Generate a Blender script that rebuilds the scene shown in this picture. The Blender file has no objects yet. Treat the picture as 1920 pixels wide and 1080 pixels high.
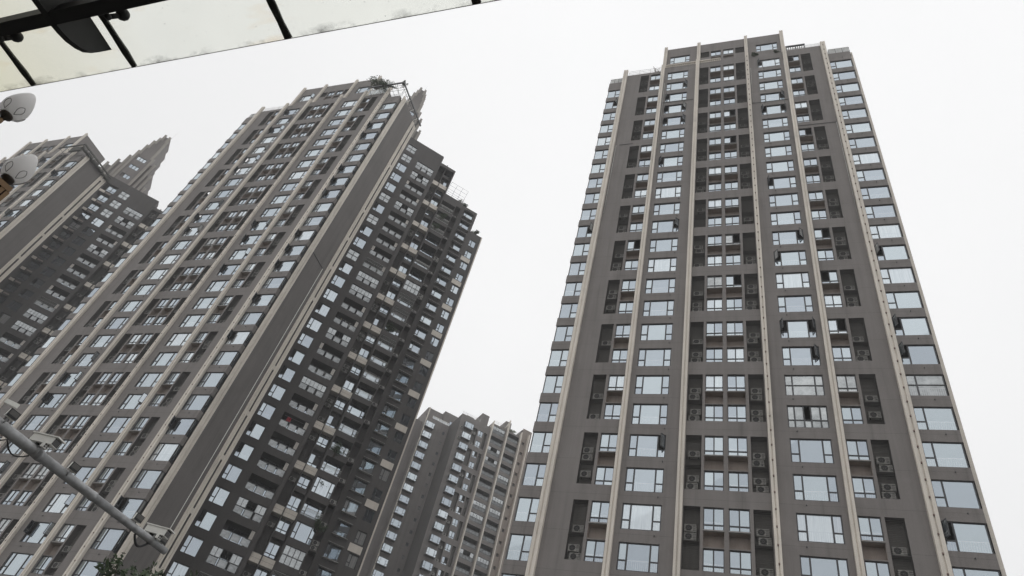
import bpy, math, random
from mathutils import Vector, Matrix
random.seed(7)
R = math.radians
sc = bpy.context.scene
col = sc.collection

# ------------------------------------------------------------------ camera
FPX = 1306.628
M3 = Matrix(((0.95861058, -0.19786612, 0.20473093),
             (-0.28472048, -0.66618513, 0.68929791),
             (0.0, 0.71905936, 0.69494865)))
CAM = Vector((0, 0, 1.6))
cd = bpy.data.cameras.new('camera')
cam = bpy.data.objects.new('camera', cd)
col.objects.link(cam)
cd.sensor_width = 36
cd.lens = FPX / 1920 * 36
cd.clip_start = 0.1
cd.clip_end = 6000
rot = Matrix((M3[0], M3[1], -M3[2])).transposed()
cam.matrix_world = Matrix.Translation(CAM) @ rot.to_4x4()
sc.camera = cam

# ------------------------------------------------------------------ world, sun, exposure
SUN_EL, SUN_AZ = R(64), R(285)          # azimuth measured clockwise from +Y
w = bpy.data.worlds.new('World')
sc.world = w
w.use_nodes = True
nt = w.node_tree
nt.nodes.clear()
sky = nt.nodes.new('ShaderNodeTexSky')
sky.sky_type = 'NISHITA'
sky.sun_disc = False
sky.sun_elevation = SUN_EL
sky.sun_rotation = SUN_AZ
sky.air_density = 1.0
sky.dust_density = 2.0
hs = nt.nodes.new('ShaderNodeHueSaturation')
hs.inputs['Saturation'].default_value = 0.10
mixc = nt.nodes.new('ShaderNodeMix')
mixc.data_type = 'RGBA'
mixc.inputs[0].default_value = 0.93
tcw = nt.nodes.new('ShaderNodeTexCoord')
nzw = nt.nodes.new('ShaderNodeTexNoise'); nzw.inputs['Scale'].default_value = 2.2; nzw.inputs['Detail'].default_value = 5
rmp = nt.nodes.new('ShaderNodeMix'); rmp.data_type = 'RGBA'          # overcast cloud deck with faint billows
rmp.inputs[6].default_value = (8.75, 8.78, 8.85, 1); rmp.inputs[7].default_value = (9.75, 9.76, 9.78, 1)
nt.links.new(tcw.outputs['Generated'], nzw.inputs['Vector']); nt.links.new(nzw.outputs[0], rmp.inputs[0]); 
sxw = nt.nodes.new('ShaderNodeSeparateXYZ'); nt.links.new(tcw.outputs['Generated'], sxw.inputs[0])
mrw = nt.nodes.new('ShaderNodeMapRange'); mrw.inputs[1].default_value = -0.75; mrw.inputs[2].default_value = 0.0; mrw.inputs[3].default_value = 0.84; mrw.inputs[4].default_value = 1.0
nt.links.new(sxw.outputs[0], mrw.inputs[0])
dkw = nt.nodes.new('ShaderNodeMix'); dkw.data_type = 'RGBA'; dkw.blend_type = 'MULTIPLY'; dkw.inputs[0].default_value = 1.0
nt.links.new(rmp.outputs[2], dkw.inputs[6]); nt.links.new(mrw.outputs[0], dkw.inputs[7]); nt.links.new(dkw.outputs[2], mixc.inputs[7])   # sky colour darkened to the left in place of lens vignetting
bg = nt.nodes.new('ShaderNodeBackground')
bg.inputs[1].default_value = 0.1195
wo = nt.nodes.new('ShaderNodeOutputWorld')
nt.links.new(sky.outputs[0], hs.inputs['Color'])
nt.links.new(hs.outputs[0], mixc.inputs[6])
nt.links.new(mixc.outputs[2], bg.inputs[0])
nt.links.new(bg.outputs[0], wo.inputs[0])
sd = bpy.data.lights.new('sun', 'SUN')
sd.energy = 0.5
sd.angle = R(110)
sd.color = (1, 0.975, 0.94)
sun = bpy.data.objects.new('sun', sd)
col.objects.link(sun)
sdir = Vector((math.sin(SUN_AZ) * math.cos(SUN_EL), math.cos(SUN_AZ) * math.cos(SUN_EL), math.sin(SUN_EL)))
sun.rotation_euler = sdir.to_track_quat('Z', 'Y').to_euler()
sc.view_settings.view_transform = 'Standard'
sc.view_settings.look = 'None'
sc.view_settings.exposure = 0.0
sc.view_settings.gamma = 1.0
sc.cycles.max_bounces = 6

# ------------------------------------------------------------------ materials
def mat(name):
    m = bpy.data.materials.new(name)
    m.use_nodes = True
    t = m.node_tree
    return m, t, t.nodes['Principled BSDF']

def N(t, typ, **kw):
    n = t.nodes.new(typ)
    for k, v in kw.items():
        setattr(n, k, v)
    return n

def ramp(t, fac, stops):
    r = N(t, 'ShaderNodeValToRGB')
    e = r.color_ramp.elements
    while len(e) < len(stops):
        e.new(0.5)
    for el, (p, c) in zip(e, stops):
        el.position = p
        el.color = (c[0], c[1], c[2], 1) if not isinstance(c, (int, float)) else (c, c, c, 1)
    t.links.new(fac, r.inputs[0])
    return r.outputs[0]

def noise(t, scale, vec=None, detail=3, rough=0.55, stretch=None):
    n = N(t, 'ShaderNodeTexNoise')
    n.inputs['Scale'].default_value = scale
    n.inputs['Detail'].default_value = detail
    n.inputs['Roughness'].default_value = rough
    if vec is None:
        vec = N(t, 'ShaderNodeTexCoord').outputs['Object']
    if stretch:
        mp = N(t, 'ShaderNodeMapping')
        mp.inputs['Scale'].default_value = stretch
        t.links.new(vec, mp.inputs[0])
        vec = mp.outputs[0]
    t.links.new(vec, n.inputs['Vector'])
    return n.outputs[0]

def mulc(t, a, b, fac=1.0):
    m = N(t, 'ShaderNodeMix', data_type='RGBA', blend_type='MULTIPLY')
    m.inputs[0].default_value = fac
    t.links.new(a, m.inputs[6])
    t.links.new(b, m.inputs[7])
    return m.outputs[2]

def wall_mat(name, base, groove=True, rough=0.85):
    m, t, p = mat(name)
    tc = N(t, 'ShaderNodeTexCoord').outputs['Object']
    big = ramp(t, noise(t, 0.35, tc, 4), [(0.25, [c * 0.9 for c in base]), (0.75, [c * 1.08 for c in base])])
    streak = ramp(t, noise(t, 1.0, tc, 5, 0.7, (1.7, 1.7, 0.06)), [(0.27, 0.70), (0.42, 0.93), (0.62, 1.04)])
    speck = ramp(t, noise(t, 22, tc, 2), [(0.3, 0.86), (0.7, 1.13)])
    c = mulc(t, mulc(t, big, streak), speck)
    patch = ramp(t, noise(t, 0.2, tc, 4, 0.65), [(0.30, 0.88), (0.42, 1.0), (0.62, 1.0), (0.70, 1.12)])
    c = mulc(t, c, patch)
    if groove:
        sx = N(t, 'ShaderNodeSeparateXYZ')
        t.links.new(tc, sx.inputs[0])
        a = N(t, 'ShaderNodeMath', operation='ADD'); a.inputs[1].default_value = 301.40
        t.links.new(sx.outputs[2], a.inputs[0])
        mo = N(t, 'ShaderNodeMath', operation='MODULO'); mo.inputs[1].default_value = 3.0
        t.links.new(a.outputs[0], mo.inputs[0])
        lt = N(t, 'ShaderNodeMath', operation='LESS_THAN'); lt.inputs[1].default_value = 0.03
        t.links.new(mo.outputs[0], lt.inputs[0])
        g = ramp(t, lt.outputs[0], [(0, 1.0), (1, 0.74)])
        c = mulc(t, c, g)
    t.links.new(c, p.inputs['Base Color'])
    p.inputs['Roughness'].default_value = rough
    b = N(t, 'ShaderNodeBump'); b.inputs['Strength'].default_value = 0.25; b.inputs['Distance'].default_value = 0.02
    t.links.new(noise(t, 30, tc, 2), b.inputs['Height'])
    t.links.new(b.outputs[0], p.inputs['Normal'])
    return m

BROWN = wall_mat('brown stone paint', (0.215, 0.198, 0.189))
SBROWN = wall_mat('brown side wall paint', (0.158, 0.146, 0.139), groove=False)  # same paint as the front, side wall's shade put into the colour
DBROWN = wall_mat('dark brown stone paint', (0.088, 0.082, 0.079), groove=False)  # the wall brown again, darkened so the colour carries the wing's shade
BEIGE = wall_mat('beige stone', (0.72, 0.665, 0.59), groove=False, rough=0.7)
GREYST = wall_mat('weathered grey stone', (0.40, 0.372, 0.34), groove=False)  # duller grey version of the beige stone, for the crown pilasters
SOFT = wall_mat('pale brown render', (0.30, 0.255, 0.225), groove=False)
SLATM = wall_mat('dark louvre metal', (0.085, 0.080, 0.073), groove=False, rough=0.55)

def plain(name, base, rough=0.5, metal=0.0, var=0.12, sc_=3.0):
    m, t, p = mat(name)
    c = ramp(t, noise(t, sc_, None, 4), [(0.3, [x * (1 - var) for x in base]), (0.7, [min(1, x * (1 + var)) for x in base])])
    t.links.new(c, p.inputs['Base Color'])
    p.inputs['Roughness'].default_value = rough
    p.inputs['Metallic'].default_value = metal
    return m

FRAME = plain('dark window frame aluminium', (0.040, 0.042, 0.046), 0.4)
WHITE = plain('white painted metal', (0.88, 0.88, 0.83), 0.45, 0, 0.05)
ACW = plain('weathered air conditioner casing', (0.37, 0.36, 0.335), 0.6, 0, 0.2)
BLACK = plain('black painted steel', (0.004, 0.004, 0.0045), 0.6)
DARKP = plain('black plastic', (0.016, 0.016, 0.017), 0.5)
STEEL = plain('galvanised steel', (0.34, 0.345, 0.35), 0.5, 0.3, 0.25, 6)
BRONZE = plain('bronze paint', (0.17, 0.098, 0.042), 0.5, 0.25, 0.2, 5)
WROUGHT = plain('dark iron', (0.045, 0.035, 0.028), 0.5, 0.3)
RAILW = plain('pale railing metal', (0.50, 0.50, 0.48), 0.5)
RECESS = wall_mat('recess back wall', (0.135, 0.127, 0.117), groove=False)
ROOFM = plain('roof membrane', (0.16, 0.155, 0.15), 0.9)
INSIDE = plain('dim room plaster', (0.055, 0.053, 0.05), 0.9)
GREYLED = plain('grey ledge', (0.27, 0.26, 0.25), 0.8, 0, 0.15)
PANELW = plain('white balcony panel', (0.62, 0.58, 0.54), 0.7, 0, 0.12)
LENS = plain('camera glass', (0.02, 0.018, 0.016), 0.12)
LEDP = plain('floodlight lens panel', (0.10, 0.097, 0.09), 0.35, 0, 0.1, 40)
PINK = plain('red cloth', (0.45, 0.03, 0.05), 0.8)

def glass_mat(name, tint, dark, refl, curtain=0.18):
    m, t, p = mat(name)
    t.nodes.remove(p)
    out = [n for n in t.nodes if n.type == 'OUTPUT_MATERIAL'][0]
    geo = N(t, 'ShaderNodeNewGeometry'); oi = N(t, 'ShaderNodeObjectInfo')
    ad = N(t, 'ShaderNodeMath', operation='ADD')
    t.links.new(geo.outputs['Random Per Island'], ad.inputs[0]); t.links.new(oi.outputs['Random'], ad.inputs[1])
    fr = N(t, 'ShaderNodeMath', operation='FRACT'); t.links.new(ad.outputs[0], fr.inputs[0])
    tc = N(t, 'ShaderNodeTexCoord').outputs['Object']
    folds = ramp(t, noise(t, 1.0, tc, 3, 0.6, (9, 9, 0.25)), [(0.3, (0.40, 0.40, 0.39)), (0.7, (0.66, 0.65, 0.62))])
    room = ramp(t, noise(t, 1.2, tc, 3), [(0.35, [d * 0.5 for d in dark]), (0.7, [d * 1.8 for d in dark])])
    pick = N(t, 'ShaderNodeMath', operation='LESS_THAN'); pick.inputs[1].default_value = curtain
    t.links.new(oi.outputs['Random'], pick.inputs[0])
    cm = N(t, 'ShaderNodeMix', data_type='RGBA')
    t.links.new(pick.outputs[0], cm.inputs[0]); t.links.new(room, cm.inputs[6]); t.links.new(folds, cm.inputs[7])
    # pale guard rails standing inside the lower part of some windows
    sp = N(t, 'ShaderNodeSeparateXYZ'); t.links.new(tc, sp.inputs[0])
    def M(op, a, b):
        n = N(t, 'ShaderNodeMath', operation=op)
        for i, v in enumerate((a, b)):
            if isinstance(v, (int, float)): n.inputs[i].default_value = v
            else: t.links.new(v, n.inputs[i])
        return n.outputs[0]
    bars = M('LESS_THAN', M('FRACT', M('DIVIDE', sp.outputs[0], 0.14), 0), 0.22)
    low = M('MULTIPLY', M('LESS_THAN', sp.outputs[2], -0.22), M('GREATER_THAN', M('FRACT', M('MULTIPLY', oi.outputs['Random'], 7.3), 0), 0.5))
    top = M('MULTIPLY', M('LESS_THAN', M('ABSOLUTE', M('ADD', sp.outputs[2], 0.25), 0), 0.03), low)
    rm = N(t, 'ShaderNodeMix', data_type='RGBA'); rm.inputs[7].default_value = (.42, .42, .42, 1)
    t.links.new(M('MAXIMUM', M('MULTIPLY', bars, low), top), rm.inputs[0]); t.links.new(cm.outputs[2], rm.inputs[6])
    df = N(t, 'ShaderNodeBsdfDiffuse'); t.links.new(rm.outputs[2], df.inputs[0])
    gl = N(t, 'ShaderNodeBsdfGlossy'); gl.inputs['Roughness'].default_value = 0.025
    tn = ramp(t, fr.outputs[0], [(0.0, [x * 0.80 for x in tint]), (1.0, [min(1, x * 1.05) for x in tint])])
    t.links.new(tn, gl.inputs[0])
    b = N(t, 'ShaderNodeBump'); b.inputs['Strength'].default_value = 0.035; b.inputs['Distance'].default_value = 0.05
    t.links.new(noise(t, 0.9, tc, 1), b.inputs['Height']); t.links.new(b.outputs[0], gl.inputs['Normal'])
    mx = N(t, 'ShaderNodeMixShader'); mx.inputs[0].default_value = refl
    t.links.new(df.outputs[0], mx.inputs[1]); t.links.new(gl.outputs[0], mx.inputs[2])
    t.links.new(mx.outputs[0], out.inputs[0])
    return m
GLASS = glass_mat('reflective window glass', (0.80, 0.895, 1.0), (0.030, 0.036, 0.042), 0.56)
GREYG = glass_mat('matt grey replacement glass', (0.80, 0.84, 0.86), (0.26, 0.27, 0.268), 0.38, 0.0)
RAILD = glass_mat('dark tinted balcony glass', (0.70, 0.74, 0.76), (0.07, 0.072, 0.072), 0.16, 0.0)
RAILG = glass_mat('frosted balcony rail glass', (0.80, 0.84, 0.86), (0.19, 0.195, 0.195), 0.22, 0.0)

def canopy_mat():
    m, t, p = mat('dirty frosted canopy glass')
    tc = N(t, 'ShaderNodeTexCoord').outputs['Object']
    sx = N(t, 'ShaderNodeSeparateXYZ'); t.links.new(tc, sx.inputs[0])
    # x runs along the edge, y towards the free edge (y = 0 there, negative inward)
    base = ramp(t, noise(t, 0.9, tc, 3), [(0.3, (0.94, 0.945, 0.925)), (0.7, (0.97, 0.975, 0.955))])
    mr = N(t, 'ShaderNodeMapRange'); mr.inputs[1].default_value = -8.2; mr.inputs[2].default_value = -4.4
    t.links.new(sx.outputs[0], mr.inputs[0])
    yel = ramp(t, mr.outputs[0], [(0.0, (0.86, 0.855, 0.72)), (0.45, (0.955, 0.94, 0.875)), (0.9, (1, 1, 0.99))])
    c = mulc(t, base, yel)
    edge = N(t, 'ShaderNodeMapRange'); edge.inputs[1].default_value = -0.085; edge.inputs[2].default_value = 0.0
    t.links.new(sx.outputs[1], edge.inputs[0])
    nz = ramp(t, noise(t, 0.95, tc, 6, 0.72, (1.6, 2.2, 1)), [(0.46, 0.0), (0.74, 1.0)])
    mm = N(t, 'ShaderNodeMath', operation='MULTIPLY'); t.links.new(edge.outputs[0], mm.inputs[0]); t.links.new(nz, mm.inputs[1])
    grime = ramp(t, mm.outputs[0], [(0.05, 1.0), (0.35, 0.80), (0.75, 0.28)])
    c = mulc(t, c, grime)
    fleck = ramp(t, noise(t, 48, tc, 2), [(0.73, 1.0), (0.77, 0.30)])
    c = mulc(t, c, fleck)
    rust = ramp(t, noise(t, 1.1, tc, 4, 0.6, (0.6, 2.2, 1)), [(0.56, (1, 1, 1)), (0.8, (0.95, 0.87, 0.78))])
    c = mulc(t, c, rust)
    t.nodes.remove(p)
    out = [n for n in t.nodes if n.type == 'OUTPUT_MATERIAL'][0]
    d = N(t, 'ShaderNodeBsdfDiffuse'); tr = N(t, 'ShaderNodeBsdfTranslucent')
    t.links.new(c, d.inputs[0]); t.links.new(c, tr.inputs[0])
    mx = N(t, 'ShaderNodeMixShader'); mx.inputs[0].default_value = 0.90
    t.links.new(d.outputs[0], mx.inputs[1]); t.links.new(tr.outputs[0], mx.inputs[2])
    tp = N(t, 'ShaderNodeBsdfTransparent'); t.links.new(c, tp.inputs[0])
    m2 = N(t, 'ShaderNodeMixShader'); m2.inputs[0].default_value = 0.88
    t.links.new(mx.outputs[0], m2.inputs[1]); t.links.new(tp.outputs[0], m2.inputs[2])
    t.links.new(m2.outputs[0], out.inputs[0])
    return m
CANOPY = canopy_mat()

def sealant_mat():
    m, t, p = mat('black mouldy joint sealant')
    c = ramp(t, noise(t, 14, None, 4, 0.7), [(0.3, (0.006, 0.006, 0.006)), (0.75, (0.05, 0.046, 0.04))])
    t.links.new(c, p.inputs['Base Color']); p.inputs['Roughness'].default_value = 0.8
    return m
SEAL = sealant_mat()

def globe_mat():
    m, t, p = mat('opal lamp globe')
    c = ramp(t, noise(t, 5, None, 4), [(0.3, (0.86, 0.85, 0.84)), (0.7, (0.91, 0.90, 0.89))])
    t.links.new(c, p.inputs['Base Color']); p.inputs['Roughness'].default_value = 0.35
    out = [n for n in t.nodes if n.type == 'OUTPUT_MATERIAL'][0]
    tr = N(t, 'ShaderNodeBsdfTranslucent'); tr.inputs[0].default_value = (0.96, 0.955, 0.95, 1)
    mx = N(t, 'ShaderNodeMixShader'); mx.inputs[0].default_value = 0.72
    t.links.new(p.outputs[0], mx.inputs[1]); t.links.new(tr.outputs[0], mx.inputs[2]); t.links.new(mx.outputs[0], out.inputs[0])
    return m
GLOBE = globe_mat()

def leaf_mat(name, a, b):
    m, t, p = mat(name)
    g = N(t, 'ShaderNodeNewGeometry')
    c = ramp(t, g.outputs['Random Per Island'], [(0.0, a), (1.0, b)])
    t.links.new(c, p.inputs['Base Color']); p.inputs['Roughness'].default_value = 0.6
    return m
LEAF = leaf_mat('green leaves', (0.028, 0.05, 0.022), (0.07, 0.105, 0.045))
LEAF2 = leaf_mat('yellow green leaves', (0.05, 0.085, 0.014), (0.15, 0.19, 0.03))
LEAF3 = leaf_mat('grey green leaves', (0.055, 0.075, 0.045), (0.12, 0.14, 0.085))
BARK = plain('bark', (0.08, 0.065, 0.05), 0.9, 0, 0.3, 8)
def ground_mat(name, a, b, s):
    m, t, p = mat(name)
    c = ramp(t, noise(t, s, None, 6, 0.7), [(0.3, a), (0.7, b)])
    t.links.new(c, p.inputs['Base Color']); p.inputs['Roughness'].default_value = 0.9
    return m
PAVING = ground_mat('grey paving', (0.11, 0.107, 0.10), (0.16, 0.155, 0.148), 0.8)
ASPHALT = ground_mat('asphalt', (0.04, 0.04, 0.042), (0.062, 0.062, 0.062), 2.0)

# ------------------------------------------------------------------ mesh building
class MB:
    def __init__(s):
        s.v = []; s.f = []; s.m = []; s.mats = []; s.sm = []
    def mi(s, m):
        if m not in s.mats:
            s.mats.append(m)
        return s.mats.index(m)
    def face(s, pts, m, smooth=False):
        n = len(s.v)
        s.v += [tuple(p) for p in pts]
        s.f.append(tuple(range(n, n + len(pts)))); s.m.append(s.mi(m)); s.sm.append(smooth)
    def box(s, a, b, m, T=None, skip=''):
        (x0, y0, z0), (x1, y1, z1) = a, b
        p = [(x0, y0, z0), (x1, y0, z0), (x1, y1, z0), (x0, y1, z0), (x0, y0, z1), (x1, y0, z1), (x1, y1, z1), (x0, y1, z1)]
        if T: p = [T(*q) for q in p]
        n = len(s.v); s.v += p; k = s.mi(m)
        for key, q in (('b', (0, 3, 2, 1)), ('t', (4, 5, 6, 7)), ('f', (0, 1, 5, 4)), ('r', (1, 2, 6, 5)), ('k', (2, 3, 7, 6)), ('l', (3, 0, 4, 7))):
            if key in skip: continue
            s.f.append(tuple(n + i for i in q)); s.m.append(k); s.sm.append(False)
    def prism(s, poly, z0, z1, m, mtop=None, T=None):
        n = len(poly)
        lo = [(x, y, z0) for x, y in poly]; hi = [(x, y, z1) for x, y in poly]
        if T: lo = [T(*q) for q in lo]; hi = [T(*q) for q in hi]
        b = len(s.v); s.v += lo + hi; k = s.mi(m)
        for i in range(n):
            j = (i + 1) % n
            s.f.append((b + i, b + j, b + n + j, b + n + i)); s.m.append(k); s.sm.append(False)
        s.f.append(tuple(range(b + n, b + 2 * n))); s.m.append(s.mi(mtop or m)); s.sm.append(False)
        s.f.append(tuple(range(b + n - 1, b - 1, -1))); s.m.append(k); s.sm.append(False)
    def tube(s, pts, rad, m, n=8, cap=True):
        pts = [Vector(p) for p in pts]
        if not isinstance(rad, (list, tuple)): rad = [rad] * len(pts)
        rings = []; k = s.mi(m); up = None
        for i, p in enumerate(pts):
            d = (pts[min(i + 1, len(pts) - 1)] - pts[max(i - 1, 0)]).normalized()
            if up is None or abs(d.dot(up)) > 0.99:
                up = Vector((0, 0, 1)) if abs(d.z) < 0.9 else Vector((1, 0, 0))
            a = d.cross(up).normalized(); b = d.cross(a).normalized(); up = b.cross(d) if False else up
            b0 = len(s.v)
            for j in range(n):
                t = 2 * math.pi * j / n
                s.v.append(tuple(p + rad[i] * (math.cos(t) * a + math.sin(t) * b)))
            rings.append(b0)
        for r0, r1 in zip(rings, rings[1:]):
            for j in range(n):
                jj = (j + 1) % n
                s.f.append((r0 + j, r1 + j, r1 + jj, r0 + jj)); s.m.append(k); s.sm.append(True)
        if cap:
            s.f.append(tuple(rings[0] + j for j in range(n))); s.m.append(k); s.sm.append(False)
            s.f.append(tuple(rings[-1] + j for j in reversed(range(n)))); s.m.append(k); s.sm.append(False)
    def lathe(s, prof, c, m, n=24):
        k = s.mi(m); b = len(s.v)
        for r, z in prof:
            for j in range(n):
                t = 2 * math.pi * j / n
                s.v.append((c[0] + r * math.cos(t), c[1] + r * math.sin(t), c[2] + z))
        for i in range(len(prof) - 1):
            for j in range(n):
                jj = (j + 1) % n
                s.f.append((b + i * n + j, b + i * n + jj, b + (i + 1) * n + jj, b + (i + 1) * n + j)); s.m.append(k); s.sm.append(True)
    def mesh(s, name):
        me = bpy.data.meshes.new(name)
        me.from_pydata(s.v, [], s.f)
        for m in s.mats: me.materials.append(m)
        me.polygons.foreach_set('material_index', s.m)
        me.polygons.foreach_set('use_smooth', s.sm)
        me.update()
        return me
    def obj(s, name, parent=None, loc=(0, 0, 0), rz=0.0):
        return link(name, s.mesh(name), parent, loc, rz)

def link(name, me, parent=None, loc=(0, 0, 0), rz=0.0):
    o = bpy.data.objects.new(name, me)
    col.objects.link(o)
    o.parent = parent
    o.location = loc
    o.rotation_euler = (0, 0, rz)
    return o

def tag(o, label, cat, group=None):
    o['label'] = label; o['category'] = cat
    if group: o['group'] = group
    return o

def thing(name, label, cat, loc=(0, 0, 0), rz=0.0, group=None):
    return tag(link(name, None, None, loc, rz), label, cat, group)

# ------------------------------------------------------------------ frames (tower-local facade coordinates)
PSI = R(-26.400232)
EX = Vector((math.cos(PSI), math.sin(PSI), 0)); EY = Vector((-math.sin(PSI), math.cos(PSI), 0))
C45 = math.sqrt(0.5)
class Fr:
    """s runs along the facade, d goes into the building, z up"""
    def __init__(f, ox, oy, ang):
        f.ox, f.oy, f.a = ox, oy, R(ang); f.c, f.sn = math.cos(f.a), math.sin(f.a)
    def __call__(f, s, d, z):
        return (f.ox + f.c * s - f.sn * d, f.oy + f.sn * s + f.c * d, z)
FRONT = Fr(0, 0, 0)
SIDE = Fr(28.5, 0, 90)
LEFT = Fr(-2.45, 0, -90)
WING = Fr(22.5, 12.8, 45)

def facade(mb, T, s0, s1, z0, z1, ops, d=0.0, m=None):
    """wall sheet with real openings. ops: (a, b, za, zb, depth, back material or None, reveal material or None)"""
    m = m or BROWN
    strips = {}
    for o in ops:
        strips.setdefault((o[0], o[1]), []).append(o)
    x = s0
    def q(a, b, za, zb):
        if b - a > 1e-4 and zb - za > 1e-4:
            mb.face([T(a, d, za), T(b, d, za), T(b, d, zb), T(a, d, zb)], m)
    for (a, b) in sorted(strips):
        q(x, a, z0, z1)
        z = z0
        for (_, _, za, zb, dep, back, rev) in sorted(strips[(a, b)], key=lambda o: o[2]):
            q(a, b, z, za)
            rm = rev or m; e = d + dep
            mb.face([T(a, d, za), T(a, e, za), T(a, e, zb), T(a, d, zb)], rm)
            mb.face([T(b, e, za), T(b, d, za), T(b, d, zb), T(b, e, zb)], rm)
            mb.face([T(a, d, za), T(b, d, za), T(b, e, za), T(a, e, za)], rm)
            mb.face([T(a, e, zb), T(b, e, zb), T(b, d, zb), T(a, d, zb)], rm)
            if back:
                mb.face([T(a, e, za), T(b, e, za), T(b, e, zb), T(a, e, zb)], back)
            z = zb
        q(a, b, z, z1)
        x = b
    q(x, s1, z0, z1)

# ------------------------------------------------------------------ window library (shared meshes, front at y = 0, x from 0, z centred)
CACHE = {}
def window(w, h, cols, holes=(), bar=0.07, glass=None, key=None):
    """cols: [(x0, x1, [z splits])]; returns list [(part name, mesh, loc, rz)] with frame first"""
    glass = glass or GLASS
    k = ('w', w, h, str(cols), str(holes), glass.name, key)
    if k in CACHE: return CACHE[k]
    rng = random.Random(str(k))
    fm = MB(); gm = MB()
    z0, z1 = -h / 2, h / 2
    fm.box((0, 0, z0), (w, .09, z0 + bar), FRAME); fm.box((0, 0, z1 - bar), (w, .09, z1), FRAME)
    fm.box((0, 0, z0 + bar), (bar, .09, z1 - bar), FRAME); fm.box((w - bar, 0, z0 + bar), (w, .09, z1 - bar), FRAME)
    for i, (a, b, zs) in enumerate(cols):
        if i: fm.box((a - bar * .8, .002, z0 + bar), (a + bar * .8, .088, z1 - bar), FRAME)
        aa = a + (bar if i == 0 else bar * .8); bb = b - (bar if i == len(cols) - 1 else bar * .8)
        lv = [z0 + bar] + list(zs) + [z1 - bar]
        for z in zs: fm.box((aa, .004, z - .045), (bb, .086, z + .045), FRAME)
        for j in range(len(lv) - 1):
            if (i, j) in holes: continue
            za = lv[j] + (.045 if j else 0); zb = lv[j + 1] - (.045 if j < len(lv) - 2 else 0)
            t = [rng.uniform(-.006, .006) for _ in range(3)]
            gm.face([(aa, .045 + t[0], za), (bb, .045 + t[1], za), (bb, .045 + t[1] + t[2], zb), (aa, .045 + t[0] + t[2], zb)], glass)
    r = [('window', fm.mesh('window'), (0, 0, 0), 0), ('pane', gm.mesh('pane'), (0, 0, 0), 0)]
    CACHE[k] = r
    return r
def sash(w, h, left, ang):
    """casement leaf hinged at x = 0 opening outward (towards -y)"""
    k = ('s', round(w, 3), round(h, 3), left, ang)
    if k in CACHE: return CACHE[k]
    mb = MB(); sg = 1 if left else -1
    def bx(a, b, m):
        x0, x1 = sorted((a[0] * sg, b[0] * sg))
        mb.box((x0, a[1], a[2]), (x1, b[1], b[2]), m)
    bx((0, -.03, -h / 2), (w, .03, -h / 2 + .06), FRAME); bx((0, -.03, h / 2 - .06), (w, .03, h / 2), FRAME)
    bx((0, -.03, -h / 2 + .06), (.06, .03, h / 2 - .06), FRAME); bx((w - .06, -.03, -h / 2 + .06), (w, .03, h / 2 - .06), FRAME)
    bx((.06, -.006, -h / 2 + .06), (w - .06, .006, h / 2 - .06), GLASS)
    me = mb.mesh('sash'); CACHE[k] = me
    return me
def picture(op='', glass=None, w=2.80, h=2.04, sw=0.60, grid=None):
    """three light window; op: '', 'l', 'r', 'lr' leaves open"""
    if grid: return window(w, h, grid, glass=glass or GREYG)
    zt = -h / 2 + h * .37
    holes = []
    if 'l' in op: holes.append((0, 1))
    if 'r' in op: holes.append((2, 1))
    r = list(window(w, h, [(0, sw, [zt]), (sw, w - sw, []), (w - sw, w, [zt])], tuple(holes), glass=glass))
    hh = h / 2 - .07 - zt - .045
    if 'l' in op: r.append(('sash', sash(sw - .1, hh, True, 0), (.06, -.01, zt + .045 + hh / 2), R(-random.choice((55, 70, 80)))))
    if 'r' in op: r.append(('sash', sash(sw - .1, hh, False, 0), (w - .06, -.01, zt + .045 + hh / 2), R(random.choice((55, 70, 80)))))
    return r
def slider(w=1.36, h=1.66, op=0, glass=None):
    zt = -h / 2 + .40
    holes = {0: (), 1: ((1, 1),), 2: ((0, 1),)}[op]
    return window(w, h, [(0, w / 2, [zt]), (w / 2, w, [zt])], holes, bar=.055, glass=glass, key=op)
def corner(op='', inner='l', w=2.51, h=2.04, grid=None):
    sw = .66; zt = -h / 2 + h * .37
    if grid: return window(w, h, grid, glass=GREYG)
    if inner == 'l': cols = [(0, sw, [zt]), (sw, w, [])]; hole = (0, 1)
    else: cols = [(0, w - sw, []), (w - sw, w, [zt])]; hole = (1, 1)
    r = list(window(w, h, cols, (hole,) if op else ()))
    hh = h / 2 - .07 - zt - .045
    if op:
        r.append(('sash', sash(sw - .1, hh, inner == 'l', 0), (.06 if inner == 'l' else w - .06, -.01, zt + .045 + hh / 2), R(-70 if inner == 'l' else 70)))
    return r

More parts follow.
